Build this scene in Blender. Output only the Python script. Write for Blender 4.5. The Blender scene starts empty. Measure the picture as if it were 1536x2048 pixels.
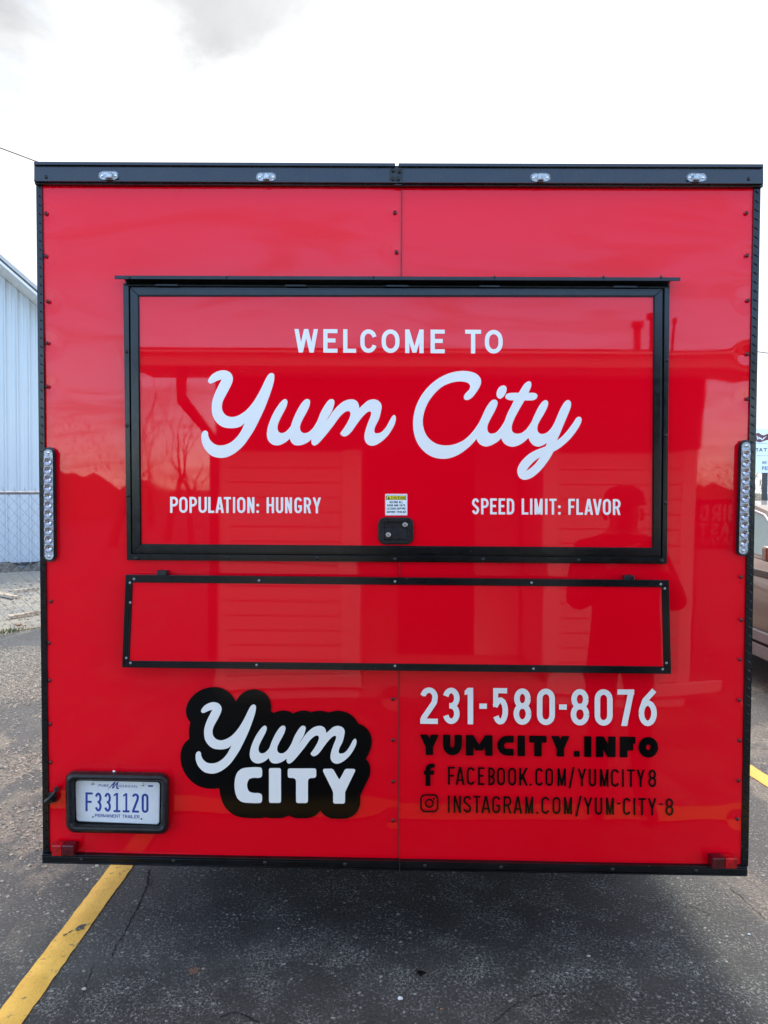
import bpy, bmesh, math, random
import numpy as np
from mathutils import Vector, Matrix

# ------------------------------------------------------------------ camera, sky, sun, exposure
SC = bpy.context.scene
COL = SC.collection
CAM = Vector((-0.0011, -2.7605, 1.75))
F = 1530.0
cd = bpy.data.cameras.new('camera')
cam = bpy.data.objects.new('camera', cd); COL.objects.link(cam)
cam.location = CAM
cam.rotation_euler = (1.5391, -0.0068, 0.0136)
cd.sensor_fit = 'VERTICAL'; cd.sensor_height = 36.0; cd.lens = F / 2048 * 36.0
cd.clip_start = 0.05; cd.clip_end = 2000
SC.camera = cam
CM = cam.rotation_euler.to_matrix()
SUN_EL, SUN_AZ = math.radians(52), math.radians(8)       # azimuth measured from +Y towards +X
SUN_DIR = Vector((math.sin(SUN_AZ) * math.cos(SUN_EL), math.cos(SUN_AZ) * math.cos(SUN_EL), math.sin(SUN_EL)))
EXPOSURE = 1.38
SKY_STRENGTH = 0.12

world = bpy.data.worlds.new('World'); SC.world = world; world.use_nodes = True
wn = world.node_tree; N = wn.nodes; L = wn.links
for n in list(N): N.remove(n)
wo = N.new('ShaderNodeOutputWorld'); wb = N.new('ShaderNodeBackground'); wb.inputs['Strength'].default_value = SKY_STRENGTH
L.new(wb.outputs[0], wo.inputs[0])
sky = N.new('ShaderNodeTexSky'); sky.sky_type = 'NISHITA'; sky.sun_disc = False
sky.sun_elevation = SUN_EL; sky.sun_rotation = SUN_AZ
sky.air_density = 1.0; sky.dust_density = 0.15; sky.ozone_density = 4.5

def _m(nt, op, a, b=None, c=None, clamp=False):
    n = nt.nodes.new('ShaderNodeMath'); n.operation = op; n.use_clamp = clamp
    for i, v in enumerate((a, b, c)):
        if v is None: continue
        if isinstance(v, (int, float)): n.inputs[i].default_value = v
        else: nt.links.new(v, n.inputs[i])
    return n.outputs[0]
def _range(nt, v, a, b, c=0.0, d=1.0, smooth=True):
    n = nt.nodes.new('ShaderNodeMapRange'); n.clamp = True
    n.interpolation_type = 'SMOOTHSTEP' if smooth else 'LINEAR'
    nt.links.new(v, n.inputs[0])
    for i, x in zip((1, 2, 3, 4), (a, b, c, d)): n.inputs[i].default_value = x
    return n.outputs[0]
def _mix(nt, f, a, b, mode='MIX'):
    n = nt.nodes.new('ShaderNodeMix'); n.data_type = 'RGBA'; n.blend_type = mode
    if isinstance(f, (int, float)): n.inputs[0].default_value = f
    else: nt.links.new(f, n.inputs[0])
    for i, v in ((6, a), (7, b)):
        if isinstance(v, (tuple, list)): n.inputs[i].default_value = (*v[:3], 1)
        else: nt.links.new(v, n.inputs[i])
    return n.outputs[2]
def _noise(nt, vec, scale, detail=4.0, rough=0.5, dist=0.0):
    n = nt.nodes.new('ShaderNodeTexNoise'); n.inputs['Scale'].default_value = scale
    n.inputs['Detail'].default_value = detail; n.inputs['Roughness'].default_value = rough
    n.inputs['Distortion'].default_value = dist
    if vec is not None: nt.links.new(vec, n.inputs['Vector'])
    return n.outputs['Fac']
def _map(nt, vec, loc=(0, 0, 0), rot=(0, 0, 0), scale=(1, 1, 1)):
    n = nt.nodes.new('ShaderNodeMapping'); nt.links.new(vec, n.inputs[0])
    n.inputs['Location'].default_value = loc; n.inputs['Rotation'].default_value = rot; n.inputs['Scale'].default_value = scale
    return n.outputs[0]

tc = N.new('ShaderNodeTexCoord')
sx = N.new('ShaderNodeSeparateXYZ'); L.new(tc.outputs['Generated'], sx.inputs[0])
zz = _m(wn, 'ADD', _m(wn, 'MAXIMUM', sx.outputs[2], 0.0), 0.22)
cx = N.new('ShaderNodeCombineXYZ')
L.new(_m(wn, 'DIVIDE', sx.outputs[0], zz), cx.inputs[0]); L.new(_m(wn, 'DIVIDE', sx.outputs[1], zz), cx.inputs[1])
pv = cx.outputs[0]
n1 = _noise(wn, _map(wn, pv, (3.1, 1.7, 0)), 1.3, 8, 0.60, 0.5)
n2 = _noise(wn, _map(wn, pv, (0.62, 0.10, 2.0)), 1.9, 8, 0.58, 0.4)
# the cloud bank lies towards the sun; blue sky with thin cloud opposite
cover = _m(wn, 'ADD', n1, _m(wn, 'MULTIPLY', sx.outputs[1], 0.26))
mask = _range(wn, cover, 0.28, 0.66, 0.0, 1.0)
n3 = _noise(wn, _map(wn, pv, (5.2, 0.4, 1.0), (0, 0, 0.6), (0.8, 2.0, 1)), 2.0, 8, 0.62, 0.9)
mask = _m(wn, 'MAXIMUM', mask, _range(wn, sx.outputs[2], 0.58, 0.85, 0.0, 0.9))
mask = _m(wn, 'MAXIMUM', mask, _m(wn, 'ADD', 0.02, _m(wn, 'MULTIPLY', _range(wn, n3, 0.47, 0.64), 0.50)))
dv = N.new('ShaderNodeVectorMath'); dv.operation = 'DOT_PRODUCT'
L.new(tc.outputs['Generated'], dv.inputs[0]); dv.inputs[1].default_value = SUN_DIR
toward = _m(wn, 'MAXIMUM', dv.outputs['Value'], 0.0)
glow = _m(wn, 'ADD', 0.50, _m(wn, 'MULTIPLY', _m(wn, 'POWER', toward, 14.0), 0.9))
px_, py_ = cx.inputs[0].links[0].from_socket, cx.inputs[1].links[0].from_socket
warp = _m(wn, 'MULTIPLY', _m(wn, 'SUBTRACT', _noise(wn, _map(wn, pv, (2.7, 1.9, 0)), 3.6, 8, 0.60, 0.3), 0.5), 1.7)
def bank(cx0, cy0, rx0, ry0):
    u = _m(wn, 'DIVIDE', _m(wn, 'SUBTRACT', px_, cx0), rx0); v_ = _m(wn, 'DIVIDE', _m(wn, 'SUBTRACT', py_, cy0), ry0)
    d_ = _m(wn, 'SQRT', _m(wn, 'ADD', _m(wn, 'MULTIPLY', u, u), _m(wn, 'MULTIPLY', v_, v_)))
    return _range(wn, _m(wn, 'ADD', d_, warp), 1.42, 0.30)
# drifting grey cloud bellies in the bright bank, high and to the left of the sun
grey = bank(-0.16, 1.00, 0.37, 0.41)
for q in ((-0.66, 1.00, 0.24, 0.28), (0.55, 0.70, 0.30, 0.16), (-1.5, 1.3, 0.5, 0.3), (1.7, 1.1, 0.5, 0.3)): grey = _m(wn, 'MAXIMUM', grey, bank(*q))
grey = _m(wn, 'MULTIPLY', grey, _range(wn, n2, 0.2, 0.8, 0.75, 1.0))
shade = _m(wn, 'SUBTRACT', 1.0, _m(wn, 'MULTIPLY', grey, 0.64))
lum = _m(wn, 'MULTIPLY', _m(wn, 'MULTIPLY', glow, shade), 1.0 / SKY_STRENGTH)
ccol = N.new('ShaderNodeVectorMath'); ccol.operation = 'SCALE'; ccol.inputs[0].default_value = (0.985, 1.0, 1.01)
L.new(lum, ccol.inputs['Scale'])
skyb = N.new('ShaderNodeVectorMath'); skyb.operation = 'SCALE'; L.new(sky.outputs[0], skyb.inputs[0]); skyb.inputs['Scale'].default_value = 2.8
L.new(_mix(wn, mask, skyb.outputs[0], ccol.outputs[0]), wb.inputs['Color'])

sd = bpy.data.lights.new('sun', 'SUN'); sd.energy = 1.5; sd.angle = math.radians(22); sd.color = (1.0, 0.95, 0.87)
sun = bpy.data.objects.new('sun', sd); COL.objects.link(sun)
sun.rotation_euler = SUN_DIR.to_track_quat('Z', 'Y').to_euler(); sun.location = (0, 0, 20)

vs = SC.view_settings
vs.view_transform = 'Standard'; vs.look = 'None'; vs.exposure = EXPOSURE; vs.gamma = 1.0; vs.use_curve_mapping = False
SC.render.engine = 'CYCLES'
SC.cycles.max_bounces = 8; SC.cycles.glossy_bounces = 5; SC.cycles.transparent_max_bounces = 12
SC.cycles.caustics_reflective = False; SC.cycles.caustics_refractive = False

# ------------------------------------------------------------------ helpers
def ray(px, py):
    return CM @ Vector(((px - 768) / F, -(py - 1024) / F, -1.0))
def at(px, py, y=0.0):
    "point on the upright plane at depth y seen at photo pixel px, py"
    d = ray(px, py); return CAM + d * ((y - CAM.y) / d.y)
def gnd(px, py, z=0.0):
    d = ray(px, py); return CAM + d * ((z - CAM.z) / d.z)

def link(o, parent=None):
    COL.objects.link(o)
    if parent is not None:
        o.parent = parent
        o.matrix_parent_inverse = parent.matrix_basis.inverted()
    return o
def tag(o, label=None, cat=None, group=None, kind=None):
    if label: o['label'] = label
    if cat: o['category'] = cat
    if group: o['group'] = group
    if kind: o['kind'] = kind
    return o
def thing(name, label, cat, loc=(0, 0, 0), rz=0, group=None):
    o = bpy.data.objects.new(name, None); COL.objects.link(o)
    o.location = loc; o.rotation_euler = (0, 0, rz); o.empty_display_size = 0.2
    o.matrix_basis = Matrix.Translation(loc) @ Matrix.Rotation(rz, 4, 'Z')
    return tag(o, label, cat, group)
def mesh_obj(name, verts, faces, mat, parent=None, smooth=False, mi=None):
    me = bpy.data.meshes.new(name); me.from_pydata([tuple(v) for v in verts], [], faces)
    mats = mat if isinstance(mat, (list, tuple)) else [mat]
    for m in mats: me.materials.append(m)
    if mi is not None: me.polygons.foreach_set('material_index', mi)
    if smooth: me.polygons.foreach_set('use_smooth', [True] * len(me.polygons))
    me.update()
    return link(bpy.data.objects.new(name, me), parent)
class MB:
    "collects shapes for ONE mesh object"
    def __init__(s): s.v = []; s.f = []; s.mi = []; s.m = 0
    def add(s, v, f):
        b = len(s.v); s.v += [tuple(x) for x in v]; s.f += [tuple(b + i for i in q) for q in f]; s.mi += [s.m] * len(f)
    def hexa(s, p):           # p: 4 front corners then 4 back corners (same order)
        s.add(p, [(0, 1, 2, 3), (7, 6, 5, 4), (0, 4, 5, 1), (1, 5, 6, 2), (2, 6, 7, 3), (3, 7, 4, 0)])
    def box(s, x0, x1, y0, y1, z0, z1):
        s.hexa([(x0, y0, z0), (x1, y0, z0), (x1, y0, z1), (x0, y0, z1), (x0, y1, z0), (x1, y1, z0), (x1, y1, z1), (x0, y1, z1)])
    def tube(s, pts, r, n=8, cap=True):
        pts = [Vector(p) for p in pts]; rr = r if isinstance(r, (list, tuple)) else [r] * len(pts)
        b = len(s.v); up = None
        for i, p in enumerate(pts):
            d = (pts[min(i + 1, len(pts) - 1)] - pts[max(i - 1, 0)]).normalized()
            if up is None: up = d.orthogonal().normalized()
            u = (up - d * up.dot(d)).normalized(); w = d.cross(u); up = u
            for k in range(n):
                a = 2 * math.pi * k / n; s.v.append(tuple(p + (u * math.cos(a) + w * math.sin(a)) * rr[i]))
        for i in range(len(pts) - 1):
            for k in range(n):
                a = b + i * n + k; c = b + i * n + (k + 1) % n
                s.f.append((a, c, c + n, a + n)); s.mi.append(s.m)
        if cap:
            s.f.append(tuple(b + k for k in reversed(range(n)))); s.mi.append(s.m)
            e = b + (len(pts) - 1) * n; s.f.append(tuple(e + k for k in range(n))); s.mi.append(s.m)
    def prism(s, loop, y0, y1):       # loop of (x, z) points, extruded along y
        n = len(loop); v = [(x, y0, z) for x, z in loop] + [(x, y1, z) for x, z in loop]
        s.add(v, [tuple(range(n)), tuple(range(2 * n - 1, n - 1, -1))] + [(i, i + n, (i + 1) % n + n, (i + 1) % n) for i in range(n)])
    def build(s, name, mat, parent=None, smooth=False, bevel=0.0):
        o = mesh_obj(name, s.v, s.f, mat, parent, smooth, s.mi)
        fix_normals(o.data)
        if bevel:
            b = o.modifiers.new('bevel', 'BEVEL'); b.width = bevel; b.segments = 2; b.limit_method = 'ANGLE'; b.angle_limit = 0.6
        return o
def fix_normals(me):
    bm = bmesh.new(); bm.from_mesh(me); bmesh.ops.recalc_face_normals(bm, faces=bm.faces); bm.to_mesh(me); bm.free()
def pxbox(mb, x0, y0, x1, y1, yf, yb):
    "box whose front face fills photo pixels x0..x1, y0..y1 at depth yf, reaching back to depth yb"
    a = at(x0, y1, yf); b = at(x1, y0, yf)
    mb.box(a.x, b.x, yf, yb, a.z, b.z)
def pxquad(mb, q, yf, yb):
    "q: TL TR BR BL in photo pixels on depth yf"
    P = [at(x, y, yf) for x, y in q]; P = [P[3], P[2], P[1], P[0]]
    mb.hexa([tuple(p) for p in P] + [(p.x, yb, p.z) for p in P])

# ------------------------------------------------------------------ materials
def mat(name, color, rough=0.5, metal=0.0, spec=0.5, build=None, coat=0.0):
    m = bpy.data.materials.new(name); m.use_nodes = True; nt = m.node_tree
    b = nt.nodes['Principled BSDF']
    b.inputs['Base Color'].default_value = (*color, 1); b.inputs['Roughness'].default_value = rough
    b.inputs['Metallic'].default_value = metal; b.inputs['Specular IOR Level'].default_value = spec
    b.inputs['Coat Weight'].default_value = coat
    if build: build(nt, b)
    return m
def wear(scale, amount, bump=0.0, bscale=60.0, rough_amt=0.0, detail=5.0):
    "colour drift, roughness drift and fine relief in object space"
    def f(nt, b):
        co = nt.nodes.new('ShaderNodeTexCoord').outputs['Object']
        n = _noise(nt, co, scale, detail, 0.6)
        base = tuple(b.inputs['Base Color'].default_value)[:3]
        dark = tuple(c * (1 - amount) for c in base); light = tuple(min(1, c * (1 + amount)) for c in base)
        nt.links.new(_mix(nt, _range(nt, n, 0.3, 0.7), dark, light), b.inputs['Base Color'])
        if rough_amt:
            r = b.inputs['Roughness'].default_value
            nt.links.new(_range(nt, _noise(nt, co, scale * 3, 4), 0.3, 0.7, max(0, r - rough_amt), r + rough_amt), b.inputs['Roughness'])
        if bump:
            bp = nt.nodes.new('ShaderNodeBump'); bp.inputs['Strength'].default_value = 1.0; bp.inputs['Distance'].default_value = bump
            nt.links.new(_noise(nt, co, bscale, 4), bp.inputs['Height']); nt.links.new(bp.outputs[0], b.inputs['Normal'])
    return f
def red_paint(nt, b):
    co = nt.nodes.new('ShaderNodeTexCoord').outputs['Object']
    n = _noise(nt, co, 1.3, 3, 0.5)
    nt.links.new(_mix(nt, n, (0.76, 0.0004, 0.0080), (0.84, 0.0008, 0.0130)), b.inputs['Base Color'])
    dust = _noise(nt, _map(nt, co, scale=(1, 1, 0.5)), 5, 8, 0.65)
    nt.links.new(_range(nt, dust, 0.35, 0.75, 0.012, 0.045), b.inputs['Roughness'])
M = {}
M['red'] = mat('red_gloss_wrap', (0.64, 0.0012, 0.008), 0.05, spec=0.27, build=red_paint)
M['black'] = mat('black_aluminium_trim', (0.0045, 0.0048, 0.0055), 0.20, spec=0.30, build=wear(14, 0.5, 0.00003, 90, 0.04))
def scuffed(nt, b):
    wear(14, 0.5, 0.00003, 90, 0.04)(nt, b)
    co = nt.nodes.new('ShaderNodeTexCoord').outputs['Object']
    chip = _m(nt, 'MULTIPLY', _range(nt, _noise(nt, _map(nt, co, scale=(.35, 1, 1)), 120, 6, .75), .66, .72), _range(nt, _noise(nt, co, 3.5, 3, .5), .46, .62))
    src = b.inputs['Base Color'].links[0].from_socket
    nt.links.new(_mix(nt, _m(nt, 'MULTIPLY', chip, .8), src, (.30, .29, .27)), b.inputs['Base Color'])
M['black'] = mat('black_aluminium_trim', (0.0045, 0.0048, 0.0055), 0.20, spec=0.30, build=scuffed)
M['cap'] = mat('black_gloss_cap', (0.006, 0.0065, 0.008), 0.26, spec=0.5, build=wear(9, 0.35, 0.00003, 70, 0.05))
M['rubber'] = mat('black_plastic', (0.010, 0.010, 0.011), 0.34, spec=0.35, build=wear(30, 0.4, 0.00005, 200, 0.08))
M['gap'] = mat('dark_seal', (0.003, 0.003, 0.003), 0.7, build=wear(20, 0.3))
M['seam'] = mat('dark_red_seam', (0.18, 0.003, 0.006), 0.6, build=wear(20, 0.4))
M['white'] = mat('white_vinyl', (0.83, 0.79, 0.74), 0.22, spec=0.25, build=wear(3, 0.015))
M['vblack'] = mat('black_vinyl', (0.0015, 0.0015, 0.0018), 0.10, spec=0.2, build=wear(4, 0.2))
M['screw'] = mat('painted_screw', (0.10, 0.012, 0.015), 0.25, metal=0.3, build=wear(200, 0.5))
M['bolt'] = mat('black_bolt', (0.02, 0.02, 0.02), 0.3, metal=0.4, build=wear(200, 0.5))
M['steel'] = mat('zinc_steel', (0.62, 0.62, 0.60), 0.28, metal=1.0, build=wear(150, 0.25))
M['galv'] = mat('galvanised_wire', (0.26, 0.27, 0.28), 0.6, metal=0.3, build=wear(25, 0.25))
M['lens'] = mat('clear_lens', (0.34, 0.36, 0.38), 0.12, spec=0.8, build=wear(120, 0.5, 0.0016, 200))
M['reflector'] = mat('lamp_reflector', (0.40, 0.38, 0.40), 0.2, metal=0.8, build=wear(160, 0.5))
M['chip'] = mat('lamp_chip', (0.02, 0.02, 0.02), 0.4, build=wear(100, 0.2))
M['tail'] = mat('red_lens', (0.42, 0.002, 0.006), 0.12, build=wear(40, 0.4, 0.0006, 300))
M['taildark'] = mat('dark_red_lens', (0.07, 0.002, 0.006), 0.12, build=wear(40, 0.4, 0.0006, 300))
M['plate'] = mat('plate_white', (0.74, 0.74, 0.74), 0.4, build=wear(60, 0.03))
M['blue'] = mat('plate_blue', (0.012, 0.045, 0.26), 0.4, build=wear(80, 0.15))
M['sticker'] = mat('sticker_white', (0.80, 0.82, 0.80), 0.4, build=wear(40, 0.03))
M['stickrim'] = mat('sticker_rim', (0.72, 0.55, 0.56), 0.4, build=wear(40, 0.05))
M['yellow'] = mat('caution_yellow', (0.80, 0.66, 0.03), 0.4, build=wear(40, 0.05))

# ------------------------------------------------------------------ lettering: distance field -> contours -> thin vinyl
def marching(S, x0, y0, h):
    "closed zero contours of the grid S (negative inside)"
    ny, nx = S.shape; ins = S < 0
    c = ins[:-1, :-1] * 1 + ins[:-1, 1:] * 2 + ins[1:, 1:] * 4 + ins[1:, :-1] * 8
    seg = {1: [(3, 0)], 2: [(0, 1)], 3: [(3, 1)], 4: [(1, 2)], 5: [(3, 2), (1, 0)], 6: [(0, 2)], 7: [(3, 2)],
           8: [(2, 3)], 9: [(2, 0)], 10: [(0, 3), (2, 1)], 11: [(2, 1)], 12: [(1, 3)], 13: [(1, 0)], 14: [(0, 3)]}
    nxt = {}; pos = {}
    def key(j, i, e):
        if e == 0: return (0, j, i)
        if e == 2: return (0, j + 1, i)
        if e == 3: return (1, j, i)
        return (1, j, i + 1)
    def point(k):
        if k in pos: return
        t, j, i = k
        a = S[j, i]; b = S[j, i + 1] if t == 0 else S[j + 1, i]
        f = a / (a - b) if a != b else 0.5; f = min(0.98, max(0.02, f))
        pos[k] = (x0 + (i + (f if t == 0 else 0)) * h, y0 + (j + (f if t == 1 else 0)) * h)
    for j, i in zip(*np.nonzero((c > 0) & (c < 15))):
        for a, b in seg[int(c[j, i])]:
            ka, kb = key(j, i, a), key(j, i, b); point(ka); point(kb); nxt[ka] = kb
    loops = []
    while nxt:
        k0, k = next(iter(nxt.items())); loop = [pos[k0]]; del nxt[k0]
        while k in nxt:
            loop.append(pos[k]); k = nxt.pop(k)
        if len(loop) > 5: loops.append(loop)
    return loops
def simplify(loop, tol):
    P = np.array(loop); n = len(P)
    def rdp(a, b):
        if b <= a + 1: return [a]
        d = P[b % n] - P[a]; l = np.hypot(*d); q = P[a + 1:b] - P[a]
        dist = np.abs(q[:, 0] * d[1] - q[:, 1] * d[0]) / l if l > 1e-9 else np.hypot(q[:, 0], q[:, 1])
        m = int(np.argmax(dist))
        if dist[m] < tol: return [a]
        return rdp(a, a + 1 + m) + rdp(a + 1 + m, b)
    h = n // 2
    return [tuple(P[i]) for i in rdp(0, h) + rdp(h, n)]
def sd_convex(X, Y, poly):
    "largest signed half-plane distance; poly is convex"
    A = sum(poly[i][0] * poly[(i + 1) % len(poly)][1] - poly[(i + 1) % len(poly)][0] * poly[i][1] for i in range(len(poly)))
    if A < 0: poly = poly[::-1]
    D = np.full(X.shape, -1e9)
    for i in range(len(poly)):
        (ax, ay), (bx, by) = poly[i], poly[(i + 1) % len(poly)]
        l = math.hypot(bx - ax, by - ay)
        if l < 1e-9: continue
        D = np.maximum(D, ((X - ax) * (by - ay) - (Y - ay) * (bx - ax)) / l)
    return D
def sd_poly(X, Y, loops):
    "exact signed distance to the even-odd interior of closed loops"
    D = np.full(X.shape, 1e18); ins = np.zeros(X.shape, bool)
    for P in loops:
        n = len(P)
        for i in range(n):
            ax, ay = P[i]; bx, by = P[(i + 1) % n]; ex, ey = bx - ax, by - ay
            l2 = ex * ex + ey * ey
            if l2 < 1e-12: continue
            wx, wy = X - ax, Y - ay
            t = np.clip((wx * ex + wy * ey) / l2, 0, 1)
            D = np.minimum(D, (wx - ex * t) ** 2 + (wy - ey * t) ** 2)
            if ay != by:
                cr = ((ay > Y) != (by > Y)) & (X < (bx - ax) * (Y - ay) / (by - ay) + ax)
                ins ^= cr
    D = np.sqrt(D); D[ins] *= -1
    return D
def vinyl(name, loops, m, parent, y, px=True, thick=0.0003, tol=0.06, fn=None):
    "filled flat shape from closed pixel loops (holes by even-odd), lying on depth y"
    cu = bpy.data.curves.new(name, 'CURVE'); cu.dimensions = '2D'; cu.fill_mode = 'BOTH'; cu.extrude = thick / 2
    for lp in loops:
        if tol: lp = simplify(lp, tol)
        if len(lp) < 3: continue
        sp = cu.splines.new('POLY'); sp.points.add(len(lp) - 1); sp.use_cyclic_u = True
        flat = []
        for x, yy in lp:
            p = fn(x, yy) if fn else at(x, yy, y)
            flat += [p.x, p.z, 0, 1] if not fn else [p[0], p[1], 0, 1]
        sp.points.foreach_set('co', flat)
    tmp = bpy.data.objects.new(name, cu); COL.objects.link(tmp)
    dg = bpy.context.evaluated_depsgraph_get()
    me = bpy.data.meshes.new_from_object(tmp.evaluated_get(dg)); me.name = name
    bpy.data.objects.remove(tmp); bpy.data.curves.remove(cu)
    me.materials.clear(); me.materials.append(m)
    if not fn:
        n = len(me.vertices); c = np.empty(n * 3, np.float32); me.vertices.foreach_get('co', c); c = c.reshape(-1, 3)
        c = np.stack([c[:, 0], y + c[:, 2], c[:, 1]], 1); me.vertices.foreach_set('co', c.ravel().astype(np.float32)); me.update()
        fix_normals(me)
    return link(bpy.data.objects.new(name, me), parent)

def spline(pts, n=5):
    "closed Catmull-Rom through (x, y[, 'c']); 'c' marks a sharp corner"
    m = len(pts); out = []
    for i in range(m):
        p0, p1, p2, p3 = pts[i - 1], pts[i], pts[(i + 1) % m], pts[(i + 2) % m]
        a = np.array(p1[:2], float); b = np.array(p2[:2], float)
        pm = a - (b - a) if len(p1) > 2 else np.array(p0[:2], float)
        pp = b + (b - a) if len(p2) > 2 else np.array(p3[:2], float)
        d = np.linalg.norm(b - a) + 1e-6
        t1 = (b - pm) / (np.linalg.norm(a - pm) + d) * d; t2 = (pp - a) / (np.linalg.norm(pp - b) + d) * d
        if len(p1) > 2: t1 = b - a
        if len(p2) > 2: t2 = b - a
        for k in range(n):
            t = k / n; t_2, t_3 = t * t, t * t * t
            q = (2 * t_3 - 3 * t_2 + 1) * a + (t_3 - 2 * t_2 + t) * t1 + (-2 * t_3 + 3 * t_2) * b + (t_3 - t_2) * t2
            out.append((float(q[0]), float(q[1])))
    return out

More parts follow.
